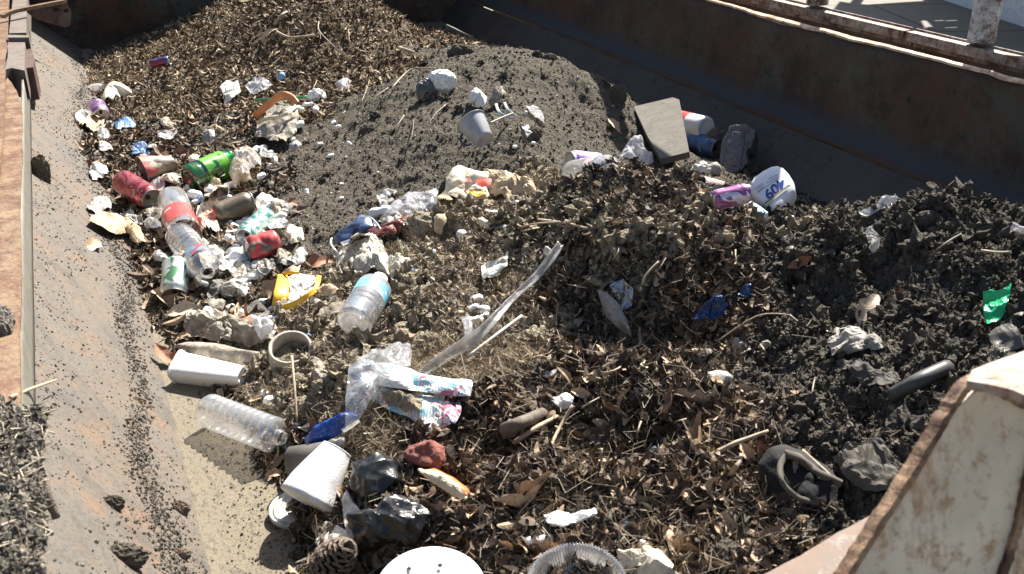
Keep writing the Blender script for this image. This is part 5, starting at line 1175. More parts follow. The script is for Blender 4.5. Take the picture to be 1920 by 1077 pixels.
# brown printed paper bag
o = root('paper_bag', Matrix.Translation(at(905, 360)[0]), 'tan paper bag with red and yellow print lying open on the soil', 'paper bag')
def part(q): 
    adopt(q, o); return q
for k_ in (1,):
    part(sheet('bag_front', [(834, 362), (838, 340), (848, 322), (862, 317), (885, 320), (905, 328), (935, 328), (930, 345), (922, 358), (915, 370), (880, 374), (855, 374)], CREAM, lift=.03, bulge=.03, amp=.02, freq=9, seed=3, parent=None))
    part(sheet('bag_top', [(905, 328), (935, 327), (965, 333), (990, 344), (1008, 356), (1005, 368), (985, 364), (965, 376), (945, 374), (920, 366), (908, 350)], TAN, lift=.03, bulge=.02, amp=.035, freq=14, seed=8))
    part(sheet('bag_side', [(822, 372), (836, 358), (850, 374), (840, 395), (836, 420), (828, 442), (815, 440), (816, 405)], TAN, lift=.02, bulge=.01, amp=.02, freq=12, seed=5))
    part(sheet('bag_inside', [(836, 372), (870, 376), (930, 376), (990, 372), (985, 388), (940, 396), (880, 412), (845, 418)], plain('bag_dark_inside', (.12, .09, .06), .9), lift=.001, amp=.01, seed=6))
    part(sheet('red_print', [(892, 338), (908, 334), (922, 335), (920, 346), (904, 351), (894, 346)], plain('ink_red', (.52, .07, .05), .6), lift=.058, amp=.01, freq=9, seed=3, nr=6, ns=30))
    part(sheet('red_print', [(859, 336), (872, 334), (885, 338), (884, 343), (868, 342)], plain('ink_red_faded', (.60, .22, .17), .6), lift=.062, amp=.008, freq=9, seed=3, nr=6, ns=30))
    part(sheet('yellow_print', [(874, 358), (885, 354), (895, 358), (912, 356), (911, 366), (893, 370), (880, 367)], plain('ink_yellow', (.72, .45, .08), .6), lift=.052, amp=.01, freq=9, seed=3, nr=6, ns=30))
for q in list(o.children):
    for k_ in ('label', 'category'):
        if k_ in q: del q[k_]

def group_of(name, label, cat, px, py, parts):
    """thing with parts; parts are functions returning objects built in world space"""
    r_ = root(name, Matrix.Translation(at(px, py)[0]), label, cat)
    for q in parts:
        q = q[0] if isinstance(q, tuple) else q
        for k_ in ('label', 'category'):
            if k_ in q: del q[k_]
        adopt(q, r_)
    return r_
# navy paper cup, crushed
group_of('paper_cup', 'crushed navy paper cup with a silver rim above the soiled cloth', 'cup', 665, 440, [
    pillow('cup_wall', [(626, 448), (645, 434), (668, 420), (680, 405), (700, 412), (716, 430), (700, 442), (672, 452), (650, 470), (636, 472)], BL, .05, p=2, lift=.03, amp=.012, freq=14, crs=True, seed=2),
    rod('cup_rim', [(622, 447, .04), (620, 455, .045), (626, 466, .04), (636, 477, .03), (640, 472, .028)], .0028, plain('silver_rim', (.65, .65, .66), .3, .4), sub=6),
    rod('top_rim', [(680, 404, .045), (695, 408, .05), (706, 418, .045), (714, 430, .03)], .0022, plain('silver_rim', (.65, .65, .66)), sub=6),
    sheet('white_print', [(638, 455), (660, 448), (664, 452), (644, 462)], plain('ink_grey_lines', (.38, .40, .48), .5, dirt=.5, dscale=140), lift=.062, amp=.002, nr=4, ns=20)])
# orange banded carton at the back
group_of('food_carton', 'crushed food carton with an orange band below the green straw', 'carton', 520, 230, [
    sheet('carton_wall', [(478, 262), (484, 232), (500, 222), (530, 216), (556, 205), (562, 225), (550, 255), (535, 268), (505, 268)], DPAP, lift=.025, bulge=.03, amp=.025, freq=12, seed=31),
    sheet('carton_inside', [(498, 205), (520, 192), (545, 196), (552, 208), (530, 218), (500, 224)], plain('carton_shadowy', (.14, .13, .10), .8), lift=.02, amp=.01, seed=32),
    ribbon('orange_band', [(478, 218, .03), (495, 203, .06), (513, 188, .08), (530, 178, .09), (545, 182, .08), (556, 194, .06)], .024, plain('orange_print', (.66, .27, .10), .6, dirt=.12), wob=.006),
    ribbon('carton_lip', [(480, 230, .04), (500, 223, .06), (520, 220, .065), (540, 211, .07), (556, 198, .06)], .012, CREAM, wob=.003)])
# yellow packet
YM = plain('yellow_card', (.72, .42, .03), .45, dirt=.06)
group_of('yellow_packet', 'yellow cardboard packet with a white inside lying open', 'packet', 556, 548, [
    sheet('white_inside', [(536, 575), (545, 548), (540, 522), (560, 514), (596, 520), (590, 545), (570, 562)], WHD, lift=.025, bulge=-.004, amp=.012, freq=18, seed=3),
    ribbon('packet_side', [(520, 578, .02), (528, 548, .04), (530, 514, .045)], [.026, .034, .02], YM, wob=.003),
    ribbon('packet_side', [(522, 580, .03), (552, 570, .035), (575, 556, .04), (592, 542, .04)], .013, YM, wob=.002),
    ribbon('packet_side', [(592, 542, .04), (596, 528, .045), (598, 516, .045)], .011, YM, wob=.002),
    ribbon('packet_side', [(530, 514, .045), (545, 511, .05), (560, 512, .045)], .008, YM, wob=.002)])
# newspaper in a clear bag
def m_news():
    k = K('newspaper_print'); v = k.vec((1, 1, 1), (0, 0, .5))
    col = k.ramp(k.noise(16, 3, .5, v, 1), [(.0, (.72, .71, .68)), (.46, (.72, .71, .68)), (.5, (.35, .62, .72)), (.56, (.74, .73, .7)), (.62, (.55, .15, .22)), (.66, (.74, .73, .70)), (.70, (.10, .14, .34)), (.76, (.74, .73, .7))], 'CONSTANT')
    ln = k.n('TexWave', {'Vector': v, 'Scale': 60, 'Distortion': 6, 'Detail': 3}).outputs[1]
    col = k.mix(k.math('MULTIPLY', k.ramp(ln, [(.6, 0), (.75, .5)]), k.ramp(k.noise(9, 2), [(.45, 0), (.55, 1)])), col, (.15, .16, .2))
    return k.bsdf(col, .5, bump=k.noise(50, 3), bs=.15)
NEWS = m_news()
group_of('newspaper', 'folded colour newspaper page sliding out of the clear bag', 'newspaper', 780, 740, [
    sheet('upper_fold', [(655, 695), (680, 683), (730, 685), (768, 690), (795, 706), (840, 716), (888, 718), (883, 747), (830, 742), (780, 735), (720, 728), (680, 716)], NEWS, lift=.035, bulge=.01, amp=.010, freq=9, seed=3),
    sheet('lower_fold', [(668, 712), (710, 728), (760, 736), (862, 748), (866, 770), (855, 800), (805, 809), (778, 792), (730, 768), (695, 752)], NEWS, lift=.02, bulge=.008, amp=.016, freq=10, seed=6),
    sheet('mud_smear', [(715, 738), (750, 738), (795, 752), (790, 775), (760, 772), (728, 756)], SO['C'], lift=.030, bulge=.012, amp=.016, freq=30, seed=8)])
sheet('clear_bag', [(648, 720), (652, 692), (672, 672), (715, 656), (768, 641), (768, 690), (735, 700), (700, 740), (672, 790), (648, 800), (645, 760)], FILM, 'clear plastic bag around the folded newspaper page', 'plastic bag', lift=.05, bulge=.02, amp=.03, freq=12, seed=44)
# blue wrapper
group_of('blue_wrapper', 'shiny royal blue wrapper under the clear newspaper bag', 'wrapper', 620, 810, [
    sheet('wrapper_body', [(572, 824), (595, 806), (630, 788), (655, 774), (672, 780), (655, 800), (640, 814), (605, 832), (577, 840)], plain('royal_blue_plastic', (.008, .06, .30), .25, spec=.7), lift=.025, bulge=.02, amp=.018, freq=16, seed=7),
    sheet('wrapper_label', [(640, 806), (672, 786), (676, 792), (646, 813)], WHD, lift=.042, amp=.002, nr=4, ns=24, seed=2)])
# dark garment
def m_cloth():
    k = K('black_cloth'); return k.bsdf(k.mix(k.ramp(k.noise(30, 6, .7), [(.5, 0), (.7, .6)]), (.009, .009, .009), (.03, .027, .022)), .85, bump=k.noise(220, 3), bs=.4, bd=.003)
HEM = plain('pale_grey_hem', (.085, .08, .072), .9, dirt=.6, dscale=90)
group_of('fabric_tube', 'black fabric tube with a pale grey rim half buried at the right', 'garment', 1500, 920, [
    pillow('fabric_body', [(1425, 872), (1450, 846), (1480, 843), (1520, 868), (1560, 890), (1580, 905), (1590, 942), (1598, 985), (1545, 1022), (1500, 1032), (1462, 985), (1430, 930)], m_cloth(), .075, p=2.4, lift=.02, amp=.016, freq=9, crs=True, seed=3, nr=18, ns=80),
    rod('fabric_rim', [(1474, 850, .062), (1463, 872, .066), (1464, 896, .066), (1478, 918, .064), (1502, 936, .06), (1535, 941, .05)], .0042, HEM, bump=.6, sub=6),
    rod('fabric_rim', [(1474, 850, .062), (1497, 858, .064), (1524, 880, .064), (1552, 895, .06), (1578, 906, .05)], .0060, HEM, bump=.6, sub=6),
    sheet('painted_opening_shade', [(1472, 858), (1492, 858), (1528, 884), (1564, 902), (1548, 930), (1506, 934), (1480, 914), (1467, 886)], plain('opening_shade_black', (.006, .006, .006), .95), lift=.058, amp=.004, seed=5)])  # near-black sheet paints the shade inside the tube's mouth
# solid lumps
BRICK = K('red_brick'); BRICK = BRICK.bsdf(BRICK.mix(BRICK.noise(60, 6, .7), (.24, .075, .055), (.40, .16, .125)), .95, bump=BRICK.noise(150, 6, .7), bs=1.0, bd=.008)
pillow('brick_chunk', [(764, 852), (772, 840), (800, 834), (816, 828), (832, 840), (835, 862), (824, 884), (798, 880), (766, 868)], BRICK, .06, 'rough red brick chunk under the newspaper', 'brick', p=6, lift=.03, amp=.004, freq=60, smooth=False)
pillow('brick_chunk', [(776, 808), (800, 804), (828, 812), (820, 826), (798, 826), (780, 818)], BRICK, .03, 'thin red brick flake right under the newspaper edge', 'brick', p=4, lift=.012, amp=.004, freq=60, smooth=False)
CR = K('bread_crust'); CRUST = CR.bsdf(CR.mix(CR.noise(40, 5), (.50, .20, .05), (.30, .10, .025)), .5, bump=CR.noise(90, 4), bs=.4)
group_of('bread_piece', 'broken bread stick with a brown crust right of the black bag', 'bread', 828, 908, [
    pillow('crust', [(790, 880), (815, 878), (850, 895), (878, 918), (886, 934), (870, 940), (838, 926), (805, 902), (786, 888)], CRUST, .04, p=2.2, lift=.045, amp=.003),
    sheet('crumb', [(785, 884), (806, 884), (836, 896), (862, 918), (876, 934), (862, 934), (835, 918), (805, 900)], plain('bread_crumb', (.72, .60, .42), .9, bump=.6, bscale=90), lift=.062, bulge=.006, amp=.008, freq=50, seed=3, thick=.003)])
pillow('bread_piece', [(764, 874), (776, 872), (788, 880), (784, 888), (770, 882)], CRUST, .02, 'small orange crust left of the broken bread stick', 'bread', p=2, lift=.015)
pillow('black_bag', [(662, 905), (668, 880), (690, 866), (722, 866), (745, 872), (746, 905), (728, 925), (715, 942), (690, 938), (668, 925)], BAGB, .07, 'tight black plastic bag bundle beside the large foam cup', 'bin bag', p=2.2, lift=.03, amp=.022, freq=13, seed=3, crs=True, smooth=False, nr=20, ns=72)
pillow('black_bag', [(664, 975), (690, 958), (715, 968), (735, 950), (775, 948), (798, 968), (785, 985), (765, 1010), (735, 1020), (700, 1022), (672, 1000)], BAGB, .05, 'torn black plastic bag in front of the bread stick', 'bin bag', p=2.0, lift=.02, amp=.034, freq=15, seed=9, crs=True, smooth=False, nr=20, ns=72)
pillow('foam_block', [(1318, 706), (1340, 700), (1362, 698), (1382, 712), (1376, 726), (1352, 732), (1330, 722)], WHD, .04, 'soiled white foam block on the dark leaves right of centre', 'foam', p=3, lift=.035, amp=.006)
pillow('muddy_sack', [(332, 648), (352, 642), (400, 645), (450, 656), (494, 662), (488, 680), (455, 690), (415, 688), (375, 676), (345, 662)], DPAP, .05, 'long muddy paper sack lying along the foam tub', 'sack', p=2.2, lift=.03, amp=.010, freq=14, crs=True)
wad('white_tissue', 828, 152, 50, 38, PAPER, 'white crumpled tissue on top of the middle soil heap', 'tissue', 3, amp=.3, lift=.5)
wad('foil_ball', 800, 172, 34, 42, plain('dark_foil', (.10, .10, .10), .35, .5, dirt=.2), 'dark crumpled foil left of the white tissue on the soil heap', 'foil', 6, lift=.4)
wad('white_tissue', 594, 182, 30, 26, PAPER, 'white crumpled tissue at the right end of the green straw', 'tissue', 9)
wad('clear_cup', 182, 167, 34, 18, FILMW, 'crushed clear cup behind the cream plastic scoop', 'cup', 14, amp=.2)
cap_ = wad('tub_cap', 476, 706, 26, 30, WHT, 'white plastic cap at the closed end of the foam tub', 'cap', 17, amp=.12, smooth=True)
tb_ = [o for o in bpy.data.objects if o.get('label', '').startswith('white square foam tub')][0]
for k_ in ('label', 'category'): del cap_[k_]
bpy.context.view_layer.update(); adopt(cap_, tb_)
wad('foil_ball', 440, 545, 50, 34, plain('speckled_foil', (.55, .53, .47), .45, .2, dirt=.45, dscale=120), 'speckled grey foil left of the yellow packet', 'foil', 21, amp=.35)
# mineral clods that stand out
CL = [(865, 100, 46, 30, 'B', 'dark clod near the left top of the middle soil heap'), (1160, 178, 30, 34, 'B', 'dark clod on the right shoulder of the middle soil heap'), (1030, 110, 26, 18, 'B', 'dark clod on the crest of the middle soil heap'),
      (1002, 250, 26, 22, 'B', 'round dark clod right of the grey mug'), (690, 245, 26, 22, 'B', 'dark clod left of the grey mug at mid slope'), (530, 318, 20, 16, 'B', 'dark clod right of the cream plastic bag'), (546, 352, 22, 16, 'B', 'dark clod below the cream plastic bag'),
      (790, 430, 62, 60, 'C', 'large brown dirt clump right of the brown candy wrapper'), (905, 400, 56, 46, 'C', 'brown dirt clump under the printed paper bag'), (965, 385, 36, 34, 'C', 'brown dirt clump left of the tan cardboard strip'), (575, 770, 62, 50, 'C', 'brown dirt clump below the cardboard tube'),
      (560, 720, 44, 38, 'C', 'brown dirt clump just under the cardboard tube'), (1000, 470, 40, 30, 'C', 'brown dirt clump beside the upper end of the plastic strap'), (1480, 500, 32, 24, 'K', 'black clod at the left foot of the black soil heap'),
      (1740, 410, 40, 26, 'K', 'black clod on the crest of the black soil heap'), (1420, 990, 44, 34, 'K', 'dark clod above the foam pair at the lower right'), (1370, 1040, 60, 50, 'K', 'big dark clod in the leaves near the tan deck plate'), (870, 860, 70, 26, 'K', 'black clod right of the red brick chunk'), (1350, 445, 50, 26, 'C', 'brown clod on the leafy mound crest')]
for i, (x_, y_, w_, h_, s_, lb) in enumerate(CL): wad('dirt_clod', x_, y_, w_, h_, SO[s_], lb, 'clod', i * 7 + 2, amp=.35, lift=.25, smooth=False, freq=2.2)
# strap, straws, rods
ribbon('plastic_strap', [(1052, 455, .045), (1035, 480, .05), (1005, 518, .055), (960, 560, .055), (915, 610, .05), (880, 640, .045), (835, 668, .04), (790, 700, .03)], [.012, .018, .014, .012, .018, .024, .02, .014], FILMG, 'long grey plastic strap running down from the leafy mound', 'strap', wob=.006, curl=.35)
rod('clear_straw', [(978, 592, .05), (930, 628, .045), (878, 668, .035)], .003, plain('translucent_white', (.45, .44, .41), .35), 'whitish drinking straw parallel to the plastic strap', 'straw')
ribbon('film_loop', [(870, 590, .02), (878, 610, .03), (876, 640, .02), (868, 655, .02)], .018, FILM, 'thin clear film loop joining the plastic strap', 'plastic film', wob=.008)
rod('green_straw', [(478, 187, .025), (530, 184, .035), (576, 181, .03)], .0035, plain('green_straw_plastic', (.01, .26, .10), .4), 'thin green straw lying across the brown mulch', 'straw')
rod('grey_spoon_handle', [(918, 231, .03), (940, 221, .03), (962, 212, .02)], .003, plain('grey_green_plastic', (.22, .22, .16), .5), 'greenish grey stick touching the grey mug', 'stick')
ribbon('plastic_strip', [(930, 194, .02), (936, 210, .02), (958, 222, .015)], .008, plain('pale_blue_plastic', (.45, .52, .55), .5), 'pale blue bent plastic strip behind the grey mug, left one', 'plastic strip')
ribbon('plastic_strip', [(946, 192, .02), (952, 205, .02), (970, 220, .015)], .007, plain('pale_blue_plastic', (.45, .52, .55)), 'pale blue bent plastic strip behind the grey mug, right one', 'plastic strip')
rod('dark_pipe', [(1672, 742, .02), (1725, 712, .03), (1778, 688, .02)], .0125, plain('black_pipe_plastic', (.05, .048, .046), .5, dirt=.15), 'dark straight pipe poking out of the black soil', 'pipe')
STM = rusty('bark_brown', (.13, .10, .075), (.07, .05, .04), (.20, .16, .12), .0, 30, (.03, .025, .02), bs=.6, streak=(1, 1, 1))
STP = ML['stick']
ST = [([(948, 806, .02), (975, 793, .035), (1020, 772, .02)], .014, STM, 'thick bark covered branch in the leaves below the plastic strap'),
      ([(1075, 760, .04), (1050, 800, .035), (1030, 850, .03), (1024, 930, .01)], .0035, STP, 'long thin upright twig right of the thick branch'),
      ([(965, 830, .02), (1000, 805, .03), (1045, 780, .02)], .005, STP, 'straight pale stick below the thick branch'),
      ([(1128, 840, .03), (1125, 900, .02), (1112, 945, .01)], .0025, STP, 'thin dangling twig in the centre of the foreground'),
      ([(1322, 860, .02), (1380, 830, .03), (1440, 808, .02)], .0045, STP, 'pale split stick left of the black fabric tube'),
      ([(1345, 640, .02), (1420, 592, .03), (1480, 590, .02)], .002, STP, 'thin twig beside the right blue film'),
      ([(1010, 412, .03), (1060, 418, .03), (1100, 428, .02)], .0035, STP, 'pale stick lying across the top of the leafy mound'),
      ([(960, 432, .02), (1000, 420, .03), (1060, 416, .02)], .0028, STP, 'curved straw coloured twig left of the leafy mound'),
      ([(1200, 545, .03), (1212, 515, .03), (1235, 490, .02)], .003, STP, 'bent pale twig in the hollow of the leafy mound'),
      ([(1745, 480, .02), (1775, 455, .03), (1802, 438, .02)], .003, STM, 'brown twig near the crest of the black soil heap'),
      ([(1840, 470, .02), (1870, 473, .02), (1890, 472, .02)], .003, STP, 'short straw coloured twig at the right of the black soil'),
      ([(20, 745, .03), (60, 728, .04), (106, 712, .03)], .003, STP, 'pale bare twig sticking out of the mud clump'),
      ([(1130, 700, .03), (1160, 690, .03), (1190, 660, .02)], .0022, STP, 'thin twig above the brown leaves at the centre'),
      ([(547, 668, .06), (552, 720, .045), (557, 790, .02)], .003, STP, 'stem leaning on the cardboard tube'),
      ([(1504, 845, .03), (1535, 872, .04), (1572, 905, .03)], .0035, STP, 'pale stalk crossing the black fabric tube'),
      ([(1370, 890, .02), (1384, 870, .03), (1390, 852, .02)], .0045, STP, 'short broken pale stick left of the black fabric tube'),
      ([(640, 100, .02), (600, 60, .03), (598, 40, .02)], .003, STP, 'thin vertical stalk in the tall mulch heap'),
      ([(520, 60, .03), (545, 70, .03), (588, 66, .02)], .006, STP, 'pale curved stick on the tall mulch heap'),
      ([(750, 90, .03), (760, 93, .03), (776, 98, .02)], .008, STP, 'short pale yellow stick at the right edge of the mulch heap'),
      ([(515, 45, .02), (528, 28, .03), (538, 22, .02)], .007, STP, 'pale bent stick near the top of the mulch heap'),
      ([(735, 165, .02), (770, 130, .03), (815, 128, .02)], .003, STP, 'thin twig pointing at the white tissue on the soil heap'),
      ([(760, 285, .01), (772, 255, .02), (776, 225, .01)], .0022, STM, 'thin dark twig on the middle soil slope'),
      ([(1480, 590, .02), (1500, 610, .02), (1470, 620, .02)], .002, STP, 'small loop of twig at the foot of the black soil heap')]
for pts, r_, mt, lb in ST: rod('twig', pts, r_, mt, lb, 'twig', bump=.35, taper=.4, n=7)
# bark root hanging over the flange at the lower left
rod('weathered_root', [(50, 800, .03), (66, 850, .05), (84, 910, .05), (106, 972, .02)], .011, BARK, 'weathered grey root hanging from the mud clump', 'root', bump=.6, taper=.5, n=9)
for x_, y_, w_, h_, lb in [(75, 330, 32, 60, 'dark lump of dirt caught on the upper left flange'), (210, 945, 38, 26, 'dark rust hole scab in the middle of the left slope'), (232, 1045, 70, 40, 'dirt patch at the bottom of the left slope'), (335, 955, 34, 26, 'flat brown stone in the crease of the left side'), (338, 1040, 34, 18, 'loose rust flake at the foot of the left slope')]:
    wad('dirt_clod', x_, y_, w_, h_, SO['S'] if 'stone' not in lb and 'flake' not in lb else M_['tan_plate'], lb, 'clod', int(x_), amp=.5, lift=.0, flatz=.5, freq=2.5)
# pine cone
Pc, nc_ = at(628, 1048, .045); oc = root('pine_cone', frame(Pc, Pc + (Vector((.35, -.5, .75)).normalized()), Vector((1, 0, 0))), 'open brown pine cone at the bottom left edge of the litter', 'pine cone')
Rc = 52 / F * (Pc - CAM).length
PCM = K('pine_scale'); PCM = PCM.bsdf(PCM.mix(PCM.noise(120, 4), (.055, .036, .026), (.20, .15, .11)), .7, bump=PCM.noise(200), bs=.4)
lathe('cone_core', [(.0001, -Rc * .8), (Rc * .45, -Rc * .5), (Rc * .5, 0), (Rc * .3, Rc * .6), (.0001, Rc * .85)], plain('cone_dark', (.03, .02, .015), .9), oc, 20)
V, Fc = [], []; gold = 2.39996
for i in range(64):
    t = i / 63; z = Rc * (-.85 + 1.75 * t); rad = Rc * (1.0 * math.sin(math.pi * (.14 + .835 * t)) ** .7) * .62; a = i * gold; ln = Rc * .46 * (1 - .35 * t); wd = Rc * .27 * (1 - .3 * t)
    er = Vector((math.cos(a), math.sin(a), 0)); et = Vector((-math.sin(a), math.cos(a), 0)); ez = Vector((0, 0, 1)); up_ = (er * (.80 - .5 * t) + ez * (.35 + .6 * t)).normalized(); nv = et.cross(up_)
    b = len(V)
    for (u, v, th) in [(0, .45, .5), (.5, .9, .8), (.85, 1.0, 1.5), (1.05, .45, 1.3)]:
        for s in (-1, 1): V.append(er * rad * .6 + ez * z + up_ * ln * u + et * s * wd * v + nv * Rc * .035 * th); 
        for s in (1, -1): V.append(er * rad * .6 + ez * z + up_ * ln * u + et * s * wd * v - nv * Rc * .035 * th)
    for j in range(3):
        for q4 in range(4): Fc.append((b + j * 4 + q4, b + j * 4 + (q4 + 1) % 4, b + j * 4 + 4 + (q4 + 1) % 4, b + j * 4 + 4 + q4))
    Fc.append((b + 12, b + 13, b + 14, b + 15))
link('cone_scales', mesh_py('cone_scales', V, Fc, PCM), oc)
# ------------------------------------------------------------------ things one could count: peanuts, single leaves, twigs
def where(px, py):
    m = min(LM, key=lambda q: (q[0] - px) ** 2 + 1.5 * (q[1] - py) ** 2); dx, dy = px - m[0], py - m[1]
    if abs(dx) > 1.6 * abs(dy): s = 'left of' if dx < 0 else 'right of'
    elif abs(dy) > 1.6 * abs(dx): s = 'above' if dy < 0 else 'below'
    else: s = ('up and ' if dy < 0 else 'down and ') + ('left of' if dx < 0 else 'right of')
    if math.hypot(dx, dy) < 34: s = 'close ' + s if s in ('above', 'below') else 'just ' + s
    return s + ' ' + m[2]
used_labels = {}
def uniq(base, px, py, extra):
    for e in [''] + extra:
        lb = (e + ' ' + base).strip() + ' ' + where(px, py)
        if lb not in used_labels: break
    used_labels[lb] = used_labels.get(lb, 0) + 1
    return lb
# foam peanuts: three shapes, each a closed lumpy body
def peanut_mesh(kind, seed):
    bm = bmesh.new(); bmesh.ops.create_icosphere(bm, subdivisions=3, radius=1)
    for v in bm.verts:
        x, y, z = v.co
        if kind == 0: L, r = 1.9, .82 - .30 * math.exp(-(x / .25) ** 2); bend = 0
        elif kind == 1: L, r = 1.35, .85; bend = 0
        else: L, r = 2.0, .72 - .12 * math.exp(-(x / .2) ** 2); bend = .5
        j = 1 + .14 * noise.noise(v.co * 1.8 + Vector((seed, 0, 0)))
        yz = math.hypot(y, z) + 1e-9; prof = (1 - abs(x) ** 4) ** .5 if abs(x) < 1 else 0
        v.co = Vector((x * L * .5, y / yz * prof * r * .5 * j + bend * x * x * .35, z / yz * prof * r * .5 * j)) if yz > 1e-4 else Vector((x * L * .5, bend * x * x * .35, 0))
    me = bpy.data.meshes.new('packing_peanut'); bm.to_mesh(me); bm.free(); me.materials.append(WHT)
    me.polygons.foreach_set('use_smooth', [True] * len(me.polygons)); return me
PM = [peanut_mesh(0, 1), peanut_mesh(0, 5), peanut_mesh(1, 2), peanut_mesh(2, 3), peanut_mesh(1, 9)]
rp = random.Random(4)
PN = [(713, 397, 40, 0), (582, 240, 0, 0), (1010, 1015, 48, 0), (1068, 1034, 36, 0), (1443, 1012, 40, 2), (1205, 1020, 28, 2), (582, 571, 38, 0), (622, 564, 26, 2), (893, 561, 28, 2), (888, 578, 24, 2), (908, 580, 26, 2), (888, 600, 30, 0), (905, 595, 28, 3), (1030, 690, 18, 2), (556, 803, 26, 2), (632, 830, 34, 0), (832, 822, 30, 3),
      (540, 243, 26, 0), (556, 236, 26, 3), (578, 196, 18, 0), (592, 205, 18, 2), (562, 205, 20, 2), (625, 230, 16, 2), (634, 238, 18, 2), (620, 292, 18, 2), (655, 270, 18, 2), (505, 252, 18, 2), (515, 300, 18, 2), (488, 278, 22, 0), (500, 290, 22, 3), (475, 283, 18, 2), (508, 312, 18, 2),
      (365, 365, 28, 2), (372, 378, 22, 0), (395, 350, 24, 2), (405, 358, 28, 0), (418, 372, 26, 3), (388, 385, 22, 2), (400, 395, 26, 0), (425, 352, 24, 2), (438, 346, 22, 2), (428, 418, 20, 2), (440, 425, 20, 2), (450, 418, 20, 2), (436, 436, 22, 0), (452, 434, 20, 2), (462, 412, 22, 2), (430, 448, 22, 2), (444, 446, 20, 3), (415, 405, 22, 2),
      (500, 390, 30, 0), (518, 408, 32, 0), (490, 372, 24, 2), (512, 378, 22, 2), (450, 470, 30, 0), (440, 480, 32, 2), (455, 488, 26, 2), (428, 492, 22, 2), (482, 520, 28, 0), (462, 502, 22, 2), (445, 582, 24, 2), (462, 590, 26, 0), (452, 600, 22, 3), (432, 577, 20, 2), (448, 530, 30, 0), (465, 538, 26, 2), (412, 547, 22, 0), (382, 532, 18, 2),
      (500, 565, 26, 0), (512, 580, 24, 2), (522, 596, 26, 3), (505, 598, 22, 2), (500, 632, 30, 0), (515, 628, 26, 2), (470, 700, 22, 2), (505, 750, 26, 2), (498, 738, 20, 2), (640, 372, 14, 2), (920, 400, 28, 0), (978, 388, 26, 3), (970, 418, 24, 3), (905, 402, 22, 2), (865, 438, 24, 2), (1035, 360, 20, 2), (932, 437, 0, 0), (950, 428, 16, 2),
      (1300, 400, 0, 0), (535, 225, 20, 2), (358, 352, 22, 2), (768, 508, 34, 0), (745, 505, 22, 2), (650, 505, 0, 0), (1318, 690, 14, 2), (1180, 660, 14, 2), (735, 658, 26, 0), (700, 665, 22, 2), (848, 640, 0, 0), (240, 332, 14, 2), (418, 330, 18, 2), (490, 330, 18, 2), (820, 400, 0, 0), (905, 190, 0, 0), (985, 212, 14, 2), (1000, 268, 12, 2), (965, 275, 14, 2), (548, 262, 14, 2), (600, 270, 12, 2), (575, 360, 14, 2), (640, 345, 12, 2)]
for (x_, y_, w_, kd) in PN:
    if not w_: continue
    P, n_ = at(x_, y_); d = (P - CAM).length; s = w_ / F * d / (2.1 if 600 < x_ < 1020 and y_ < 380 else 1.55)
    if kd == 2: s *= 1.1
    P, n_ = at(x_, y_, s * .42)
    o = link('packing_peanut', PM[{0: rp.choice([0, 1]), 2: rp.choice([2, 4]), 3: 3}[kd]]); o.location = P; o.scale = (s, s, s)
    q = Vector((rp.uniform(-1, 1), rp.uniform(-.5, .5), rp.uniform(-.4, .4)))
    if kd == 0: q = Vector((_r[0], _a[0], _u[0])) * 1.0 + Vector((rp.uniform(-.4, .4), rp.uniform(-.4, .4), rp.uniform(-.3, .3)))
    o.rotation_euler = q.to_track_quat('X', 'Z').to_euler()
    tag(o, uniq('white foam packing peanut', x_, y_, ['small', 'stubby', 'rounded', 'pale', 'lumpy', 'clean', 'lone']), 'packing peanut', 'foam packing peanuts in the litter')
# single leaves
def leaf_mesh(seed, wd, curl, mat, wave=.12, ny=12, nx=4):
    r = random.Random(seed); V = []; cur = r.uniform(.3, 1) * curl * r.choice([-1, 1]); roll = r.uniform(.3, 1.0) * curl; tw = r.uniform(-.8, .8) * curl; ph = r.uniform(0, 6)
    for j in range(ny + 1):
        t = j / ny; w2 = wd * (math.sin(math.pi * min(1, t * .96 + .02)) ** .8) * (1 + .18 * math.sin(t * 17 + ph)) + .006
        y = t - .5
        for s in range(-nx, nx + 1):
            u = s / nx; x = u * w2 * (1 - .25 * roll * abs(u)); z = cur * y * y * 1.2 + abs(u) ** 1.3 * w2 * roll * .9 + wave * w2 * math.sin(t * 13 + u * 3 + ph) * abs(u)
            a = tw * y; V.append((x * math.cos(a) - z * math.sin(a), y, x * math.sin(a) + z * math.cos(a)))
    m = 2 * nx + 1
    Fc = [(j * m + s, j * m + s + 1, (j + 1) * m + s + 1, (j + 1) * m + s) for j in range(ny) for s in range(m - 1)]
    me = mesh_py('dry_leaf', V, Fc, mat, True); return me
def leafmat(name, c, c2):
    k = K(name); v = k.tc.outputs['Object']
    sp_ = k.n('SeparateXYZ', {0: v}); ax_ = k.math('ABSOLUTE', sp_.outputs[0])
    vein = k.ramp(k.math('ABSOLUTE', k.math('SINE', k.math('MULTIPLY_ADD', ax_, -60.0, k.math('MULTIPLY', sp_.outputs[1], 55.0)))), [(.0, .75), (.12, 1)])
    base = k.mix(k.noise(7, 5, .65), c, c2)
    base = k.mix(k.ramp(k.noise(11, 5, .7), [(.55, 0), (.7, .7)]), base, (.07, .05, .035))
    base = k.mix(1.0, base, k.mix(k.ramp(ax_, [(.004, 0), (.012, 1)]), 1.25, vein), 'MULTIPLY')
    m = k.bsdf(base, .6, bump=k.noise(20, 4), bs=.25, bd=.02, spec=.4); return m
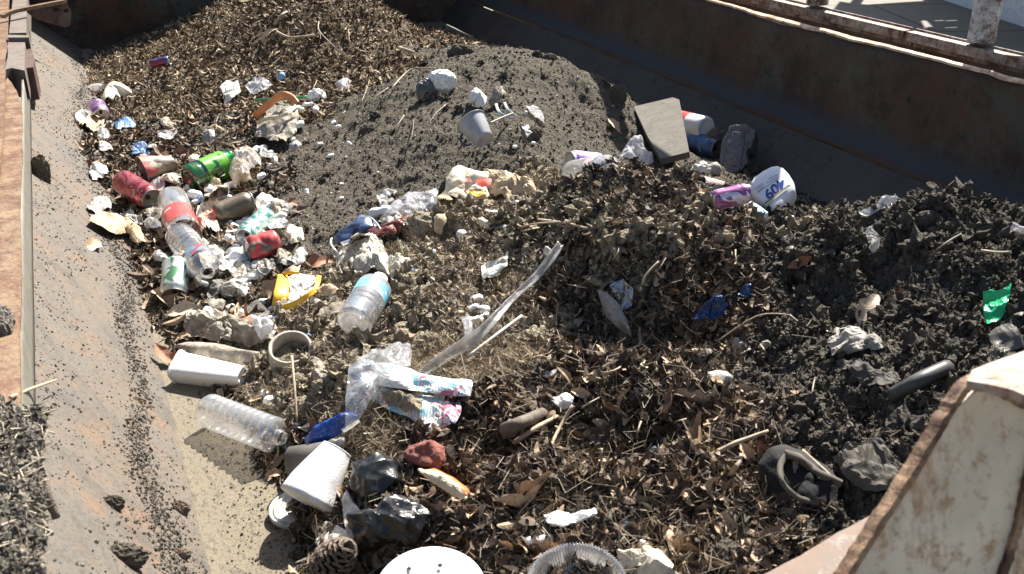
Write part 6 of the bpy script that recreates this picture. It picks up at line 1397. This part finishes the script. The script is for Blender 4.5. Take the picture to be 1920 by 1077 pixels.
LC = {'tan': leafmat('leaf_tan', (.52, .38, .25), (.40, .27, .17)), 'rust brown': leafmat('leaf_rust', (.34, .16, .09), (.24, .11, .06)), 'dark brown': leafmat('leaf_dark', (.13, .08, .05), (.20, .12, .075)), 'pale': leafmat('leaf_pale', (.58, .48, .36), (.48, .36, .25)), 'grey brown': leafmat('leaf_grey', (.20, .165, .13), (.27, .22, .17))}
LMS = {c: [leaf_mesh(i * 5 + len(c), w_, cu, m) for i, (w_, cu) in enumerate([(.22, .8), (.17, 1.4), (.27, .9), (.13, 1.1), (.22, 1.9)])] for c, m in LC.items()}
def put_leaf(px, py, lpx, ang, col, var=None, label=None, lift=.006, tilt=.35):
    P, n_ = at(px, py); d = (P - CAM).length; L = lpx / F * d
    a = math.radians(ang); R = Vector((BAS[0][0], BAS[1][0], BAS[2][0])); U = Vector((BAS[0][1], BAS[1][1], BAS[2][1]))
    nn = (n_ + (CAM - P).normalized() * .5 + Vector((rp.uniform(-1, 1), rp.uniform(-1, 1), rp.uniform(-.3, .3))) * tilt).normalized()
    dr = (R * math.cos(a) + U * math.sin(a)); dr = (dr - nn * dr.dot(nn)); L = L / max(.45, dr.length / 1.0); dr.normalize()
    x = dr.cross(nn).normalized(); M = Matrix((x, dr, nn)).transposed().to_4x4()
    me = LMS[col][rp.randrange(5) if var is None else var]
    P, _ = at(px, py, lift + L * .08)
    o = link('dry_leaf', me); o.matrix_world = Matrix.Translation(P) @ M @ Matrix.Diagonal((L, L, L, 1))
    sz = [] if label else ['small'] if lpx < 26 else ['large'] if lpx > 46 else []
    tag(o, label or uniq(col + ' dry leaf', px, py, ['curled', 'crisp', 'twisted', 'folded', 'narrow', 'brittle', 'cupped', 'loose', 'bent', 'ragged']), 'leaf', None if label else 'single dry leaves lying on the rubbish')
    return o
for a in [(1628, 578, 66, 60, 'pale', 2, 'large pale lobed leaf in the middle of the black soil'), (1674, 570, 60, 55, 'rust brown', 0, 'rust brown folded leaf right of the large pale leaf on black soil'), (1152, 233, 34, -55, 'tan', 0, 'single orange tan leaf on the right flank of the soil heap'), (545, 470, 0, 0, 'tan', 0, ''),
          (592, 492, 58, 20, 'rust brown', 2, 'broad rust brown leaf above the yellow packet'), (512, 545, 74, 50, 'tan', 2, 'broad tan leaf left of the yellow packet'), (588, 548, 44, 10, 'rust brown', 2, 'broad brown leaf right of the yellow packet'), (360, 538, 36, -20, 'rust brown', 2, 'reddish brown leaf right of the green and white can'),
          (312, 560, 66, -60, 'tan', 2, 'long tan leaf under the green and white can'), (345, 582, 62, 10, 'pale', 2, 'pale broad leaf below the green and white can'), (312, 670, 56, -50, 'rust brown', 0, 'brown leaf touching the mouth of the foam tub'), (352, 632, 40, -10, 'tan', 2, 'tan leaf above the long muddy sack'),
          (600, 985, 54, 45, 'tan', 0, 'long tan leaf above the pine cone'), (1418, 1035, 60, -60, 'tan', 0, 'long tan leaf standing at the lower right, left one of two'), (1440, 1028, 50, -70, 'tan', 1, 'long tan leaf standing at the lower right, right one of two'), (1430, 838, 66, 65, 'rust brown', 1, 'reddish curled leaf above the black fabric tube'),
          (1415, 740, 66, -35, 'tan', 1, 'long tan leaf right of the soiled foam block'), (1390, 780, 80, 20, 'tan', 1, 'long curled tan leaf below the soiled foam block'), (1060, 945, 80, 15, 'tan', 1, 'tan leaf cluster piece above the foam shard'), (1500, 493, 42, 25, 'rust brown', 0, 'brown leaf where the black soil meets the leafy mound'),
          (1402, 850, 44, -60, 'tan', 2, 'tan cupped leaf left of the black fabric tube'), (500, 65, 40, 45, 'pale', 3, 'pale narrow leaf on the left flank of the mulch heap'), (300, 290, 44, 10, 'rust brown', 2, 'brown leaf above the red paper cup'), (338, 288, 50, -10, 'rust brown', 2, 'broad brown leaf right of the red paper cup'),
          (545, 380, 30, -20, 'rust brown', 2, 'brown leaf right of the teal can'), (560, 395, 26, 40, 'dark brown', 0, 'dark leaf down right of the teal can'), (520, 870, 40, 60, 'tan', 1, 'tan curled leaf left of the grey pipe, nearest to it'), (505, 860, 44, 100, 'rust brown', 1, 'brown curled leaf left of the grey pipe, farther one'), (515, 888, 34, 10, 'tan', 2, 'tan leaf below the grey pipe'),
          (490, 742, 44, 30, 'tan', 1, 'tan leaf between the foam tub and the ribbed bottle'), (505, 705, 40, 40, 'tan', 2, 'cupped tan leaf right of the white cap')]:
    if a[2]: put_leaf(*a[:4], a[4], a[5], a[6])
cnt = 0; tries = 0
while cnt < 225 and tries < 4000:
    tries += 1; z_ = rp.random()
    if z_ < .42: x_, y_ = rp.uniform(900, 1480), rp.uniform(640, 1070)
    elif z_ < .60: x_, y_ = rp.uniform(560, 1000), rp.uniform(820, 1075)
    elif z_ < .80: x_, y_ = rp.uniform(140, 520), rp.uniform(200, 480)
    elif z_ < .86: x_, y_ = rp.uniform(300, 620), rp.uniform(480, 720)
    elif z_ < .93: x_, y_ = rp.uniform(1150, 1450), rp.uniform(400, 560)
    else: x_, y_ = rp.uniform(200, 800), rp.uniform(60, 230)
    P, n_ = at(x_, y_)
    if not (X0 < P.x < X1 and Y0 < P.y < Y1) or P.z < .004 or P.y < .6: continue
    rg = REG[int(region_at(np.array([P.x]), np.array([P.y]))[0])]
    if rg in 'BK' : continue
    if any(abs(x_ - q[0]) < 20 and abs(y_ - q[1]) < 16 for q in LM): continue
    L = rp.uniform(.024, .05) * F / (P - CAM).length
    if rg in 'LC': L *= .65
    put_leaf(x_, y_, L, rp.uniform(0, 360), rp.choice(['tan', 'rust brown', 'dark brown', 'dark brown', 'grey brown', 'pale' if rp.random() < .3 else 'grey brown', 'tan', 'dark brown']), tilt=.6, lift=.004); cnt += 1
for i in range(60):
    x_, y_ = rp.uniform(560, 1560), rp.uniform(420, 1060); a = rp.uniform(0, 6.28); l = rp.uniform(18, 52)
    if rp.random() < .3: x_, y_ = rp.uniform(300, 900), rp.uniform(60, 250)
    rod('twig', [(x_, y_, .01), (x_ + l * .5 * math.cos(a) + rp.uniform(-5, 5), y_ + l * .5 * math.sin(a), rp.uniform(.01, .03)), (x_ + l * math.cos(a), y_ + l * math.sin(a), .008)], rp.uniform(.0009, .0022), rp.choice([STP, STM, STP]), uniq('thin dry twig', x_, y_, ['bent', 'short', 'brittle', 'slender', 'curved']), 'twig', group='thin twigs scattered on the rubbish', n=5, sub=3, taper=.4)

SCR = [('white', PAPER, 'paper'), ('soiled cream', CREAM, 'paper'), ('milky clear', FILMW, 'plastic film'), ('grey', GREYP, 'plastic'), ('muddy', DPAP, 'paper'), ('white', WHD, 'foam'), ('dusty clear', FILMD, 'plastic film'), ('tan', TAN, 'paper'), ('blue', plain('blue_scrap', (.05, .14, .32), .5, dirt=.2), 'plastic')]
for i in range(96):
    z_ = rp.random()
    if z_ < .58: x_, y_ = rp.uniform(150, 560), rp.uniform(230, 500)
    elif z_ < .84: x_, y_ = rp.uniform(340, 640), rp.uniform(440, 720)
    elif z_ < .95: x_, y_ = rp.uniform(660, 1040), rp.uniform(350, 480)
    else: x_, y_ = rp.uniform(900, 1500), rp.uniform(600, 1040)
    if x_ < 160 + (y_ - 260) * .42 or at(x_, y_)[0].z < .008: continue
    cn, mt, ct = rp.choice(SCR); w_ = rp.uniform(9, 25); a0 = rp.uniform(0, 6.3)
    poly = [(x_ + w_ * (.6 + rp.random() * .7) * math.cos(a0 + k * 1.05), y_ + w_ * .62 * (.6 + rp.random() * .7) * math.sin(a0 + k * 1.05)) for k in range(6)]
    sheet('litter_scrap', poly, mt, uniq('%s crumpled %s scrap' % (cn, ct.replace('plastic film', 'film')), x_, y_, ['small', 'torn', 'tiny', 'bent', 'ragged', 'flat']), ct, lift=.012, bulge=rp.uniform(.0, .02), amp=.016, freq=20, seed=i + 60, nr=7, ns=32, edge=.02, group='small scraps of paper and plastic')
# ------------------------------------------------------------------ beyond the right rim: white kerb wall and an unseen deck added to shade the yard
WP = plain('white_kerb_paint', (.70, .71, .72), .6, dirt=.1)
a_, b_ = W(1745, -8, GZ), W(1960, 64, GZ); dr = (b_ - a_).normalized(); nn = Vector((-dr.y, dr.x, 0))
if nn.dot(Vector((1, 1, 0))) < 0: nn = -nn
a_ = a_ - dr * 6; b_ = b_ + dr * 4
V = [a_, b_, b_ + nn * .25, a_ + nn * .25] ; V += [v + Vector((0, 0, .55)) for v in V]
kw_ = link('white_low_wall', mesh_py('white_low_wall', V, [(0, 1, 5, 4), (1, 2, 6, 5), (2, 3, 7, 6), (3, 0, 4, 7), (4, 5, 6, 7), (3, 2, 1, 0)], WP)); recenter(kw_); tag(kw_, 'low white painted wall beyond the right rim at the top corner', 'wall')
HH = 2.7; sh = Vector((SUN.x, SUN.y, SUN.z)) * (HH / SUN.z)
def gp(pl): return [tuple((W(a, b, GZ) + sh).xy) for a, b in pl]
outl = [(1563, 42), (1559, 22), (1574, 3), (1600, 7), (1626, 9), (1700, 4), (1765, 0), (1800, -14), (2300, -14), (2500, 500), (1900, 320)]  # added deck's outline, shaped from the shadow wanted on the concrete
holes = [[(1727, 38), (1737, 38), (1751, 52), (1742, 50), (1734, 54)], [(1752, 38), (1770, 37), (1770, 39), (1752, 40)], [(1774, 38), (1794, 37), (1794, 39), (1774, 40)], [(1772, 51), (1794, 50), (1794, 52), (1772, 53)]]
wk = root('unseen_shadow_caster', Matrix.Translation((gp(outl)[0][0], gp(outl)[0][1], GZ)), 'unseen raised deck added to throw the dark shadow on the yard', 'shadow caster')
dk = inside_prism('caster_deck', [gp(outl)] + [gp(h) for h in holes], .05, M_['darkmetal'], Matrix.Translation((0, 0, GZ + HH))); adopt(dk, wk)
for q in (gp([(1600, 12)])[0], gp([(2200, 0)])[0], gp([(2350, 350)])[0]):
    t_ = tube('caster_leg', Vector((q[0], q[1], GZ)), Vector((q[0], q[1], GZ + HH)), .06, M_['darkmetal'], None); adopt(t_, wk)
    print('leg px', proj([(q[0], q[1], GZ)]), proj([(q[0], q[1], 0.4)]))
